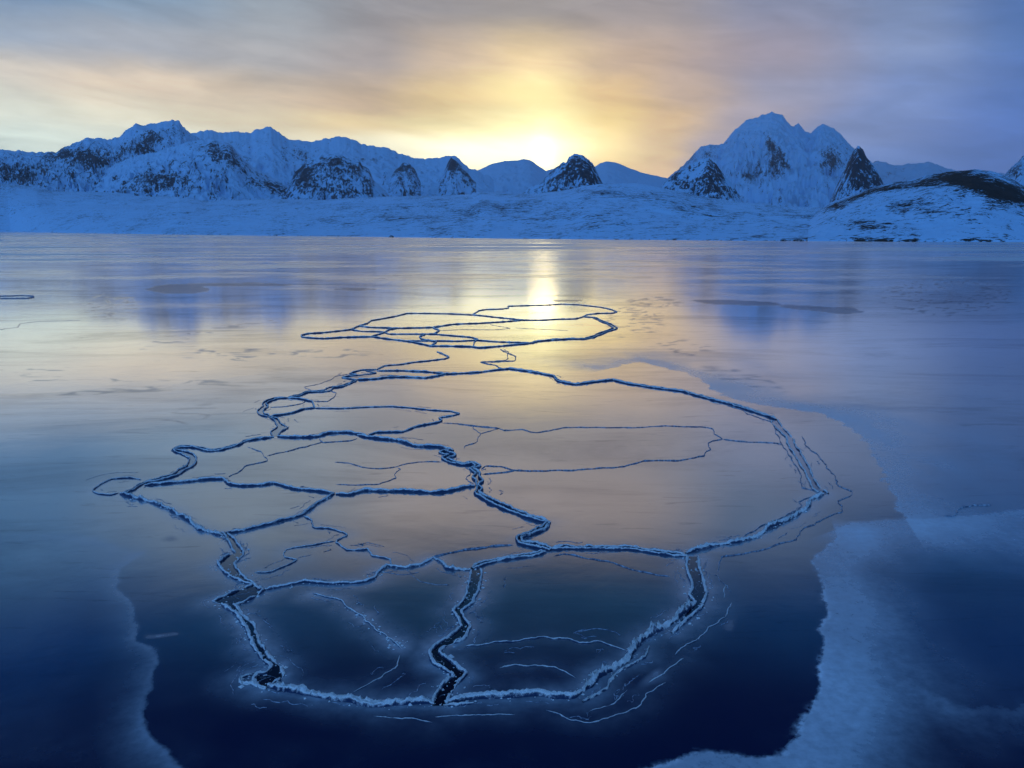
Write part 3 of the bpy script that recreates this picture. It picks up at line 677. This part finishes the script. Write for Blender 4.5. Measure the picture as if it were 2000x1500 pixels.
crack('thin crack slanting down left from the thick blue ridge', 'E', [(1750, 230), (1500, 295), (1350, 330)], .045, .035, barrier=False)
crack('crooked crack with a knot above the left diamond plate', 'E', [(1210, 265), (1310, 300), (1345, 365), (1290, 380), (1200, 400), (1160, 435), (1075, 480)], .045, .035, barrier=False, broken=0.3)
crack('smooth pale crack joining the elbow to the wavy ridge', 'C', [(1440, 873), (1300, 885), (1100, 905), (1000, 925), (870, 958)], .05, .04)
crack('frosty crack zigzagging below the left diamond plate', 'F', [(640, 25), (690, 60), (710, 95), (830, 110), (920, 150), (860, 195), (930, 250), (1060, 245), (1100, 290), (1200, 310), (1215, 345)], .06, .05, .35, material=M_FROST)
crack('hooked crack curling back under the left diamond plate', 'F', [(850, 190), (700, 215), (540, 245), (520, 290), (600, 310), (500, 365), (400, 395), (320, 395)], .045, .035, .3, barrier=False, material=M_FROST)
crack('thin crack under the double ridge below the widest plate', 'G', [(770, 288), (850, 275), (1000, 305), (1120, 320), (1240, 365), (1380, 400), (1530, 420)], .03, .025, barrier=False)
crack('jagged thin crack outside the right rim, upper part', 'H', [(760, 490), (780, 540), (850, 600), (910, 670), (940, 720), (955, 770), (1040, 800), (1040, 820)], .05, .04, barrier=False)
crack('jagged thin crack outside the right rim, lower part', 'H', [(1040, 820), (960, 860), (980, 880), (970, 915), (850, 970), (740, 1040), (700, 1075), (560, 1120), (430, 1150), (320, 1170), (300, 1210), (290, 1250)], .04, .03, barrier=False)
crack('stepped thin crack just inside the lower right rim', 'D', [(1720, 722), (1650, 750), (1660, 770), (1640, 790), (1560, 830), (1450, 880), (1380, 920)], .04, .03, barrier=False)
crack('thin crack shadowing the long dark ridge near its right end', 'D', [(1300, 278), (1380, 305), (1400, 320), (1480, 350), (1530, 362)], .05, .04, barrier=False)
crack('curved frost line across the lower left dark plate', 'F', [(700, 530), (860, 570), (960, 640), (1060, 720), (1160, 790), (1280, 890)], .045, .03, .55, barrier=False, material=M_FROST)
crack('short curved frost line low in the lower left dark plate', 'F', [(1270, 930), (1240, 1000), (1140, 1080), (970, 1170)], .03, .02, .15, barrier=False, material=M_FROST)
crack('wavy frost line across the lower right dark plate', 'G', [(190, 875), (400, 850), (550, 845), (700, 815), (860, 820), (940, 850), (1080, 850), (1250, 905)], .035, .025, .15, barrier=False, material=M_FROST)
crack('small arched frost line low in the lower right dark plate', 'G', [(420, 1015), (520, 998), (680, 1005), (780, 1015), (850, 1050), (920, 1085)], .03, .02, .05, barrier=False, material=M_FROST, broken=.3)
crack('slanting frost line outside the long white wall, upper one', 'G', [(1930, 590), (1900, 660), (1800, 740), (1700, 830), (1600, 890), (1560, 930)], .03, .02, .15, barrier=False, material=M_FROST, broken=.3)
crack('slanting frost line outside the long white wall, middle one', 'G', [(1620, 950), (1500, 1040), (1390, 1110)], .03, .02, .1, barrier=False, material=M_FROST, broken=.3)
crack('long hooked frost line outermost at the lower right corner', 'G', [(1500, 1110), (1400, 1180), (1300, 1260), (1150, 1330), (1020, 1370), (880, 1350), (720, 1290)], .025, .018, .15, barrier=False, material=M_FROST, broken=.3)
crack('short frost line inside the hooked one at lower right', 'G', [(1250, 1160), (1150, 1250), (1000, 1300)], .025, .018, .1, barrier=False, material=M_FROST, broken=.3)
crack('faint frost dashes below the front white wall, left', 'F', [(1100, 1330), (1300, 1345), (1480, 1370)], .025, .015, .1, barrier=False, material=M_FROST, broken=.4)
crack('faint frost dashes below the front white wall, right', 'G', [(0, 1335), (200, 1325), (520, 1320)], .022, .014, .1, barrier=False, material=M_FROST, broken=.4)
crack('tiny upright frost line right of the upright lead', 'G', [(1890, 480), (1885, 520), (1880, 560)], .03, .02, .1, barrier=False, material=M_FROST, broken=.3)
crack('dark crack cutting into frost at the right edge', 'H', [(1550, 935), (1610, 940), (1660, 890), (1720, 878), (1820, 878)], .06, .04, barrier=False)
crack('dark flat loop of ice crack at the left edge far out', 'K', [(-150, 366), (0, 368), (120, 365), (180, 368), (188, 374), (150, 380), (0, 382), (-150, 384)], .25, .2, barrier=False)
crack('short dark far crack left of centre', 'K', [(1540, 230), (1650, 235), (1840, 236)], .25, .08, barrier=False)
crack('meandering faint crack at the left edge', 'K', [(-40, 560), (40, 548), (100, 540), (110, 522), (200, 510), (450, 502)], .08, .03, barrier=False)

# ------------------------------------------------------------------ the frozen water
STEPX, STEPY = 1.8, 1.8
gxs = np.concatenate([np.linspace(-900, -60, 40)[:-1], np.arange(-60, 2060, STEPX), np.linspace(2060, 2900, 40)[1:]])
gys = np.concatenate([[449.0, 449.6, 450.3], np.arange(451, 520, 1.0), np.arange(520, 1540, STEPY), np.linspace(1540, 2600, 40)[1:]])
PXg, PYg = np.meshgrid(gxs, gys)
# azimuth-true columns: same direction for every row of the sheet
X0, Y0 = ground(PXg, PYg)
NR, NC = X0.shape
Vice = np.stack([X0, Y0, np.zeros_like(X0)], -1)

frost = np.zeros((NR, NC)); roughA = np.zeros((NR, NC))
dist = np.hypot(X0, Y0)

def edge_patch(key, pts, side, dens, L, soft=0.05, wob=0.25, rim=0.0, flat_in=0.0):
    """frost lying on one side of a traced edge, thinning away from it"""
    p = np.array(ZT(key, pts)); gx, gy = ground(p[:, 0], p[:, 1])
    c = np.stack([gx, gy], -1); c = resample(c, 220)
    for _ in range(4): c[1:-1] = (c[:-2] + 2 * c[1:-1] + c[2:]) / 4
    t = np.gradient(c, axis=0); t /= np.linalg.norm(t, axis=1)[:, None]
    kd = kdtree.KDTree(len(c))
    for i, q in enumerate(c): kd.insert((q[0], q[1], 0), i)
    kd.balance()
    mx0, mx1 = c[:, 0].min() - L * 4, c[:, 0].max() + L * 4; my0, my1 = c[:, 1].min() - L * 4, c[:, 1].max() + L * 4
    idx = np.argwhere((X0 > mx0) & (X0 < mx1) & (Y0 > my0) & (Y0 < my1))
    if not len(idx): return
    dd = np.empty(len(idx)); ii = np.empty(len(idx), int)
    xs, ys = X0[idx[:, 0], idx[:, 1]], Y0[idx[:, 0], idx[:, 1]]
    for k in range(len(idx)):
        _, i, d = kd.find((xs[k], ys[k], 0)); dd[k] = d; ii[k] = i
    cr = t[ii, 0] * (ys - c[ii, 1]) - t[ii, 1] * (xs - c[ii, 0])
    s = np.where(cr * side > 0, dd, -dd)
    s = s + wob * 0.5 * fbm(xs * 1.1, ys * 1.1, 6, 77, 0.7)
    endf = np.where((ii == 0) | (ii == len(c) - 1), np.exp(-(np.abs((xs - c[ii, 0]) * t[ii, 0] + (ys - c[ii, 1]) * t[ii, 1]) / (L * .6)) ** 2), 1)
    nz = 0.8 + 0.5 * fbm(xs * 0.25, ys * 0.16, 5, 91, 0.55)
    f = dens * sstep(-soft, soft, s) * np.exp(-np.maximum(0, s - flat_in) / (L * np.clip(nz, .4, 1.4))) * np.clip(nz, 0.3, 1.3)
    f = f + rim * np.exp(-(s / (soft * 1.2)) ** 2) * sstep(-0.1, 0.3, fbm(xs * 3, ys * 3, 3, 95))
    f = f * endf
    cur = frost[idx[:, 0], idx[:, 1]]
    frost[idx[:, 0], idx[:, 1]] = 1 - (1 - cur) * (1 - np.clip(f, 0, .95))

# right hand frost fields
edge_patch('R', [(900, 230), (915, 270), (880, 300), (830, 345), (785, 395), (810, 480), (840, 560), (850, 640), (860, 690), (800, 760), (830, 800), (840, 900), (825, 990), (800, 1100), (780, 1180), (740, 1260), (680, 1340), (620, 1400), (560, 1435), (400, 1430), (200, 1420), (100, 1440), (0, 1470), (-200, 1540)], 1, 0.62, 0.95, 0.05, 0.22, 0.35, 0.8)
edge_patch('R', [(900, 232), (1000, 192), (1250, 172), (1500, 167), (1909, 120), (2300, 60)], -1, 0.50, 1.8, 0.12, 0.3, 0.0, 0.5)
edge_patch('H', [(-300, 110), (-150, 75), (20, 115), (120, 140), (210, 180), (260, 230), (340, 270), (400, 290), (560, 320), (740, 345), (880, 365), (1000, 430), (1100, 490), (1160, 590), (1210, 700), (1260, 800), (1320, 920), (1345, 960)], 1, 0.62, 3.2, 0.08, 0.5, 0.35, 0.8)
edge_patch('L', [(0, 262), (200, 255), (400, 255), (520, 290), (650, 330), (760, 360)], -1, 0.28, 0.6, 0.2, 0.3, 0.0)
edge_patch('L', [(760, 360), (640, 440), (620, 540), (710, 620), (720, 720), (735, 820), (840, 880), (830, 950), (790, 1080), (765, 1200), (770, 1280), (800, 1340), (880, 1400), (990, 1530)], -1, 0.34, 0.42, 0.05, 0.15, 0.06, 0.08)
edge_patch('R', [(1300, 1060), (1500, 1150), (1700, 1190), (1950, 1200)], -1, 0.25, 0.5, 0.25, 0.8)
# halo of frost beside the ridges
kds = []
for lo, hi, val in ((0.01, 0.18, 0.12), (0.18, 0.42, 0.33), (0.42, 0.9, 0.55)):
    pts_ = [(q[0], q[1], 0) for c, hl, _b in PATHS if lo < hl <= hi for q in c[::3]]
    kd = kdtree.KDTree(len(pts_))
    for i, q in enumerate(pts_): kd.insert(q, i)
    kd.balance(); kds.append((kd, val))
rsel = np.where((gys > 640) & (gys < 1560))[0]; csel = np.where((gxs > 100) & (gxs < 1900))[0]
sub_r = rsel[::2]; sub_c = csel[::2]
hal = np.zeros((len(sub_r), len(sub_c)))
for a_, r_ in enumerate(sub_r):
    for b_, c_ in enumerate(sub_c):
        x, y = X0[r_, c_], Y0[r_, c_]
        for kd, hv in kds:
            d = kd.find((x, y, 0))[2]
            if d < 1.8: hal[a_, b_] = max(hal[a_, b_], hv * (0.30 * math.exp(-(d / 0.15) ** 1.6) + 0.42 * math.exp(-(d / 0.45) ** 2)))
up = np.empty((len(rsel), len(sub_c)))
for j in range(len(sub_c)): up[:, j] = np.interp(rsel, sub_r, hal[:, j])
up2 = np.empty((len(rsel), len(csel)))
for i in range(len(rsel)): up2[i] = np.interp(csel, sub_c, up[i])
fx, fy = X0[np.ix_(rsel, csel)], Y0[np.ix_(rsel, csel)]
up2 = up2 * np.clip(0.9 + 0.7 * fbm(fx * 1.2, fy * 1.2, 4, 61), 0.2, 1.6) * sstep(75, 22, np.hypot(fx, fy))
cur = frost[np.ix_(rsel, csel)]
frost[np.ix_(rsel, csel)] = 1 - (1 - cur) * (1 - np.clip(up2, 0, .9))
# drifts and streaks far out
st = fbm(X0 * 0.006, Y0 * 0.028, 6, 5, 0.6)
farw = sstep(225, 245, dist + 12 * fbm(X0 * .02, Y0 * .02, 3, 4))
frost = np.maximum(frost, farw * np.clip(0.02 + 0.62 * sstep(-0.05, 0.40, st), 0, .6))
line = np.exp(-((PYg - (505 - 0.004 * PXg + 1.0 * fbm(PXg * .01, PXg * 0, 3, 8))) / 1.4) ** 2)
frost = np.clip(frost - 0.0 * line, 0, 1)
mid = sstep(70, 130, dist) * (1 - farw)
clear = 0.62 * sstep(0.28, 0.66, X0 / np.maximum(Y0, 1) + 0.10 * fbm(X0 * .02, Y0 * .02, 4, 71)) * (1 - 0.6 * farw) * sstep(8, 30, dist) * sstep(1.15, 0.75, X0 / np.maximum(Y0, 1))  # mirror strength turned down towards the right, fading out at the outer edge
st2 = fbm(X0 * 0.02, Y0 * 0.05, 6, 15, 0.6)
frost = np.maximum(frost, mid * 0.30 * sstep(0.05, 0.6, st2))
near = sstep(90, 20, dist)
frost = np.maximum(frost, near * 0.05 * sstep(-0.1, 0.7, fbm(X0 * .12, Y0 * .12, 6, 25, 0.6)))
roughA = 0.22 * farw * sstep(-0.2, 0.3, st) + 0.2 * mid * sstep(-.2, .5, st2)
# refrozen smooth dark patches
def pool(cx, cy, sx, sy, ang, k=1.0):
    global frost, roughA
    c_, s_ = math.cos(math.radians(ang)), math.sin(math.radians(ang))
    a_ = (PXg - cx) * c_ + (PYg - cy) * s_; b_ = -(PXg - cx) * s_ + (PYg - cy) * c_
    q = (a_ / sx) ** 2 + (b_ / sy) ** 2 + 0.9 * fbm(X0 * .09, Y0 * .09, 4, 44)
    m_ = sstep(1.15, 0.85, q)
    frost = frost * (1 - m_ * k) ; roughA = roughA * (1 - m_); return m_
poolm = np.zeros_like(frost)
for a in ((350, 565, 52, 9, 0), (470, 556, 110, 3.5, 0), (1450, 592, 90, 5, 2), (1600, 603, 90, 6, 4), (1640, 606, 40, 7, 0), (1110, 587, 30, 2, 0), (700, 565, 40, 2, 0)):
    poolm = np.maximum(poolm, pool(*a))
# scribbled rafting patterns
def scrib(cx, cy, sx, sy, ang, g=0.6):
    c_, s_ = math.cos(math.radians(ang)), math.sin(math.radians(ang))
    a_ = (PXg - cx) * c_ + (PYg - cy) * s_; b_ = -(PXg - cx) * s_ + (PYg - cy) * c_
    e = sstep(1.2, 0.5, (a_ / sx) ** 2 + (b_ / sy) ** 2)
    ln = 1 - np.abs(np.sin(4.5 * (fbm(X0 * .09, Y0 * .14, 4, int(cx) % 50, 0.5) * 2.2 + Y0 * 0.16)))
    return g * e * sstep(0.45, 0.92, ln) * sstep(-0.5, 0.0, fbm(X0 * .5, Y0 * .3, 4, 12))
scr = np.zeros_like(frost)
for a in ((80, 728, 60, 12, -6), (90, 748, 45, 12, -8), (230, 747, 45, 8, 0), (330, 750, 60, 8, -3), (400, 748, 50, 7, 0), (460, 692, 110, 14, 0), (310, 672, 60, 8, -8), (220, 600, 60, 28, 0), (640, 690, 90, 10, 0),
          (1240, 630, 60, 40, 0), (1330, 680, 70, 18, 5), (1280, 590, 60, 12, 0), (370, 810, 60, 18, -15), (300, 760, 240, 6, -3), (450, 640, 120, 5, -8), (1450, 740, 90, 16, 15), (1850, 580, 140, 40, 0), (260, 1150, 60, 20, 0), (320, 1245, 40, 14, 0), (270, 1040, 80, 12, 10),
          (1380, 1230, 60, 40, -30), (1300, 1330, 90, 30, -30)):
    scr = np.maximum(scr, scrib(*a))

# which plate does each cell of the sheet belong to
lab = np.zeros((NR - 1, NC - 1), np.int32)
def rast(c):
    px_, py_ = topx(c[:, 0], c[:, 1], 0)
    k = 14
    px_ = np.interp(np.arange((len(px_) - 1) * k + 1) / k, np.arange(len(px_)), px_)
    py_ = np.interp(np.arange((len(py_) - 1) * k + 1) / k, np.arange(len(py_)), py_)
    ci = np.searchsorted(gxs, px_) - 1; ri = np.searchsorted(gys, py_) - 1
    ok = (ci > 0) & (ci < NC - 2) & (ri > 0) & (ri < NR - 2)
    ri, ci = ri[ok], ci[ok]
    lab[ri, ci] = -1
    lab[ri, ci + 1] = -1
    nearr = gys[ri] > 700
    for dr in (-1, 0, 1):
        for dc in (-2, -1, 0, 1, 2):
            lab[ri[nearr] + dr, ci[nearr] + dc] = -1
for c, hl, b in PATHS:
    if b: rast(c)
# black out a few cells at junctions so that borders close
for (jx, jy) in ZT('S', [(535, 853), (718, 853), (886, 1023), (444, 1042), (653, 965), (1342, 1087), (1069, 1073), (919, 1112), (868, 1373), (520, 1340), (515, 1152), (1000, 720), (1515, 822), (1610, 966), (930, 948), (848, 1089), (232, 965), (283, 943),
                    (420, 1180), (480, 1180), (560, 775), (612, 800), (523, 814), (737, 716), (697, 742), (867, 731), (880, 838), (1130, 1350), (763, 1103), (592, 1008), (1355, 1185), (897, 831), (1035, 676), (1140, 622), (922, 616), (701, 637), (633, 662), (938, 1108), (1008, 1062), (880, 826), (893, 829), (1520, 828)]):
    ci = np.searchsorted(gxs, jx); ri = np.searchsorted(gys, jy)
    lab[ri - 2:ri + 3, ci - 4:ci + 4] = -1
from collections import deque
def flood(px_, py_, idn, cap=260000):
    ci = int(np.searchsorted(gxs, px_)) - 1; ri = int(np.searchsorted(gys, py_)) - 1
    if lab[ri, ci] != 0: return 0
    q = deque([(ri, ci)]); lab[ri, ci] = idn; cells = [(ri, ci)]
    H_, W_ = lab.shape
    while q:
        r, c = q.popleft()
        for rr, cc in ((r + 1, c), (r - 1, c), (r, c + 1), (r, c - 1)):
            if 0 <= rr < H_ and 0 <= cc < W_ and lab[rr, cc] == 0:
                lab[rr, cc] = idn; q.append((rr, cc)); cells.append((rr, cc))
        if len(cells) > cap:
            for rc in cells: lab[rc] = 0
            return -1
    return len(cells)
FLOES = [
 (1300, 1010, 'widest smooth ice plate between the great oval crack and the lower right rim'),
 (1200, 780, 'large golden ice plate behind the great oval crack'),
 (1180, 870, 'great oval ice plate ringed by thin cracks'),
 (970, 917, 'tiny lens of ice at the left end of the great oval crack'),
 (720, 820, 'leaf-shaped ice plate pointing right, left of centre'),
 (640, 900, 'ice plate with a curved thin crack, under the thick blue ridge'),
 (430, 985, 'diamond-shaped ice plate at the left'),
 (235, 950, 'small tear-shaped ice plate at the leftmost tip'),
 (820, 1030, 'broad grey-blue plate left of the double ridge elbow'),
 (560, 1100, 'dull plate with a hooked crack, right of the bent lead'),
 (968, 1084, 'thin crescent ice plate beneath the smooth pale crack'),
 (640, 1280, 'dark navy plate with a curved frost line, left of the black lead'),
 (1100, 1200, 'dark navy plate between the black lead and the upright lead'),
 (1075, 610, 'lobe-shaped farthest ice plate holding the sun glint'),
 (1010, 640, 'broad ice plate in the middle of the far ring'),
 (850, 628, 'upper left ice plate of the far ring'),
 (660, 654, 'pointed ice plate at the left tip of the far ring'),
 (800, 648, 'narrow inner plate at the middle left of the far ring'),
 (780, 660, 'lower left sliver of ice in the far ring'),
 (890, 660, 'small middle plate low in the far ring'),
 (980, 662, 'thin lower plate of the far ring right of centre'),
 (1000, 671, 'nearest sliver of ice in the far ring'),
 (800, 731, 'narrow lens plate left of the neck'),
 (555, 787, 'small upper plate in the left bulge'),
 (545, 802, 'small lower plate in the left bulge'),
 (635, 777, 'small oval plate beside the left bulge'),
]
found = []
for k, (fxp, fyp, lb) in enumerate(FLOES):
    n_ = flood(fxp, fyp, k + 1)
    if n_ > 0: found.append((k + 1, lb, n_))
    print('floe', lb[:40], n_)
lab[lab < 0] = 0
frost = np.maximum(frost, 0.14 * poolm)
scrf = np.clip(scr, 0, 1)
Vf = Vice.reshape(-1, 3)
Fall = grid_faces(NR, NC)[:, ::-1]
labf = lab.ravel()
fr_ = np.clip(frost * (1 - 0.8 * scrf * sstep(18, 60, dist)) + 0.35 * scrf * sstep(30, 15, dist), 0, 1).ravel(); ro_ = np.clip(roughA + 0.9 * scrf, 0, 1).ravel()
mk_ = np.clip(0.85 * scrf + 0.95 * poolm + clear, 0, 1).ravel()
def ice_piece(name, k, loc=False):
    F = Fall[labf == k]
    ids, inv = np.unique(F, return_inverse=True)
    V = Vf[ids].copy(); F = inv.reshape(F.shape)
    o_ = np.zeros(3)
    if loc: o_ = V.mean(0); V = V - o_
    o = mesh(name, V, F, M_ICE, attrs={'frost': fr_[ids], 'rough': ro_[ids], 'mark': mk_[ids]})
    o.location = o_
    return o
# orientation check
a, b, c_ = Vf[Fall[0][0]], Vf[Fall[0][1]], Vf[Fall[0][2]]
if np.cross(b - a, c_ - a)[2] < 0: Fall = Fall[:, ::-1]
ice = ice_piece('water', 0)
tag(ice, 'frozen blue-grey water reaching to the far snowy shore', None, None, 'structure')
for k, lb, n_ in found:
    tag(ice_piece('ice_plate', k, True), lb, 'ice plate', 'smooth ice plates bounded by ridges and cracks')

# the same ice goes on to the sides and behind
def side_sheet():
    R1 = 60000.0
    m = bpy.data.meshes.new('water')
    V = [(-R1, -R1, -0.01), (R1, -R1, -0.01), (R1, R1, -0.01), (-R1, R1, -0.01)]
    o = mesh('water', np.array(V), np.array([[0, 1, 2, 3]]), M_ICE)
    tag(o, 'level sheet of ice running on beyond the plates', None, None, 'structure'); return o
side_sheet().location.z = -0.03

# ------------------------------------------------------------------ loose rime
def crumbs():
    R_ = np.random.RandomState(3); P = []
    for c, hl, _b in PATHS:
        if hl < 0.45: continue
        N = normals(c)
        d = np.hypot(c[:, 0], c[:, 1])
        for i in range(len(c)):
            if d[i] > 34: continue
            k = R_.poisson(0.6)
            for _ in range(k):
                o_ = R_.normal() * 0.09
                P.append((c[i, 0] + N[i, 0] * o_ + R_.normal() * .03, c[i, 1] + N[i, 1] * o_ + R_.normal() * .03, abs(R_.normal()) * 0.011 * math.exp(-abs(o_) * 3) + 0.004))
    P = np.array(P); n = len(P)
    base = np.array([(1, 0, 0), (0, 1, 0), (-1, 0, 0), (0, -1, 0), (0, 0, 1), (0, 0, -1)], float)
    th = R_.rand(n) * 6.28
    B = base[None] * (0.6 + 0.9 * R_.rand(n, 6, 1))
    X = B[..., 0] * np.cos(th)[:, None] - B[..., 1] * np.sin(th)[:, None]; Y = B[..., 0] * np.sin(th)[:, None] + B[..., 1] * np.cos(th)[:, None]
    r_ = P[:, 2][:, None] * 1.3
    V = np.stack([P[:, 0][:, None] + X * r_ * 1.3, P[:, 1][:, None] + Y * r_ * 1.3, 0.003 + B[..., 2] * r_ * 0.8 + 0 * X], -1).reshape(-1, 3)
    T = np.array([(0, 1, 4), (1, 2, 4), (2, 3, 4), (3, 0, 4), (1, 0, 5), (2, 1, 5), (3, 2, 5), (0, 3, 5)])
    F = (T[None] + (np.arange(n) * 6)[:, None, None]).reshape(-1, 3)
    o = mesh('frost_crumbs', V, F, M_FROST, smooth=False)
    tag(o, 'white rime crumbs strewn beside the nearest ridges', None, None, 'stuff')
crumbs()

def hairlines():
    R_ = np.random.RandomState(11); VV = []; FF = []; base = 0
    for c, hl, _b in PATHS:
        if hl < 0.15: continue
        N = normals(c); L = np.sum(np.linalg.norm(np.diff(c, axis=0), axis=1)); n = len(c)
        if n < 12 or np.median(np.hypot(c[:, 0], c[:, 1])) > 48: continue
        for _ in range(int(L * 1.7)):
            m_ = max(5, int(n * min(0.5, R_.uniform(.15, 0.9) / L))); i0 = R_.randint(0, max(1, n - m_))
            seg = c[i0:i0 + m_]; nn = N[i0:i0 + m_]
            if len(seg) < 4: continue
            side = R_.choice([-1, 1]); off = side * (0.10 + abs(R_.normal()) * 0.24)
            t_ = np.linspace(0, 1, len(seg))
            q = seg + nn * (off + R_.normal() * 0.10 * t_ + 0.03 * np.sin(t_ * R_.uniform(5, 18)) + 0.035 * perlin(t_ * 9, t_ * 0 + R_.rand() * 50))[:, None]
            w_ = R_.uniform(.004, .011) * np.sin(np.pi * np.clip(t_, .02, .98)) ** .5
            h_ = R_.uniform(.004, .012)
            a_ = q - nn * w_[:, None]; b_ = q + nn * w_[:, None]
            k = len(q)
            V = np.concatenate([np.c_[a_, np.full(k, .001)], np.c_[q, np.full(k, h_)], np.c_[b_, np.full(k, .001)]])
            i = np.arange(k - 1)
            F = np.concatenate([np.stack([i, i + 1, i + 1 + k, i + k], -1), np.stack([i + k, i + 1 + k, i + 1 + 2 * k, i + 2 * k], -1)])
            VV.append(V); FF.append(F + base); base += len(V)
    o = mesh('frost_streaks', np.concatenate(VV), np.concatenate(FF), M_CRACK)
    tag(o, 'hair-thin frost streaks running alongside the ridges', None, None, 'stuff')
hairlines()

# ------------------------------------------------------------------ shore rocks
def rock(px, wpx, hpx, label, seed):
    d = float(shore_dist(px)) + 2.0
    x, y, z = ray(px, 470); h_ = math.hypot(x, y); cx, cy = x / h_ * d, y / h_ * d
    w_ = wpx / FPX * d; t_ = hpx / FPX * d
    nu, nv = 22, 14
    u = np.linspace(0, 2 * np.pi, nu); v = np.linspace(0.02, np.pi - 0.02, nv)
    U, Vv = np.meshgrid(u, v)
    r = 1 + 0.55 * fbm(np.cos(U) * np.sin(Vv) * 1.6 + seed, np.sin(U) * 1.6 + np.cos(Vv) * 1.6, 5, seed, 0.65)
    P = np.stack([r * np.cos(U) * np.sin(Vv) * w_ / 2, r * np.sin(U) * np.sin(Vv) * w_ * 0.4, r * np.cos(Vv) * t_ * 0.8], -1)
    P[:, -1] = P[:, 0]
    o = mesh('shore_rock', P.reshape(-1, 3), grid_faces(nv, nu), M_ROCK, attrs={'rock': np.full(nu * nv, 0.35)}, smooth=False)
    o.location = (cx, cy, t_ * 0.25)
    tag(o, label, 'rock', 'dark rocks along the shoreline')
rock(1650, 15, 4, 'leftmost low brown rock at the foot of the near hill', 3)
rock(1672, 13, 6, 'tallest brown rock in the shoreline cluster', 4)
rock(1693, 14, 5, 'brown rock at the right end of the shoreline cluster', 5)
rock(1789, 16, 5, 'lone brown rock on the shore under the hill top', 6)
rock(1530, 10, 3, 'small dark rock left of the bay on the shore', 7)
rock(1562, 12, 4, 'small dark rock beside a smaller one near the bay', 8)
rock(765, 8, 3, 'tiny dark rock alone on the far left shore', 9)

# ------------------------------------------------------------------ air
bpy.ops.mesh.primitive_cube_add(size=1)
hz = bpy.context.object; hz.name = 'haze'
hz.scale = (36000, HZ_LEN + 1500, HZ_TOP + 4); hz.location = (0, (HZ_LEN - 1500) / 2, (HZ_TOP - 4) / 2)
hm, t = mat('haze air')
pv = t.new('ShaderNodeVolumePrincipled'); pv.inputs['Color'].default_value = (0.72, 0.80, 0.95, 1)
pv.inputs['Density'].default_value = HZ_D; pv.inputs['Anisotropy'].default_value = 0.45
t.l.new(pv.outputs[0], t.new('ShaderNodeOutputMaterial').inputs[1])
hz.data.materials.append(hm)
tag(hz, 'thin evening haze over the fjord', None, None, 'stuff')
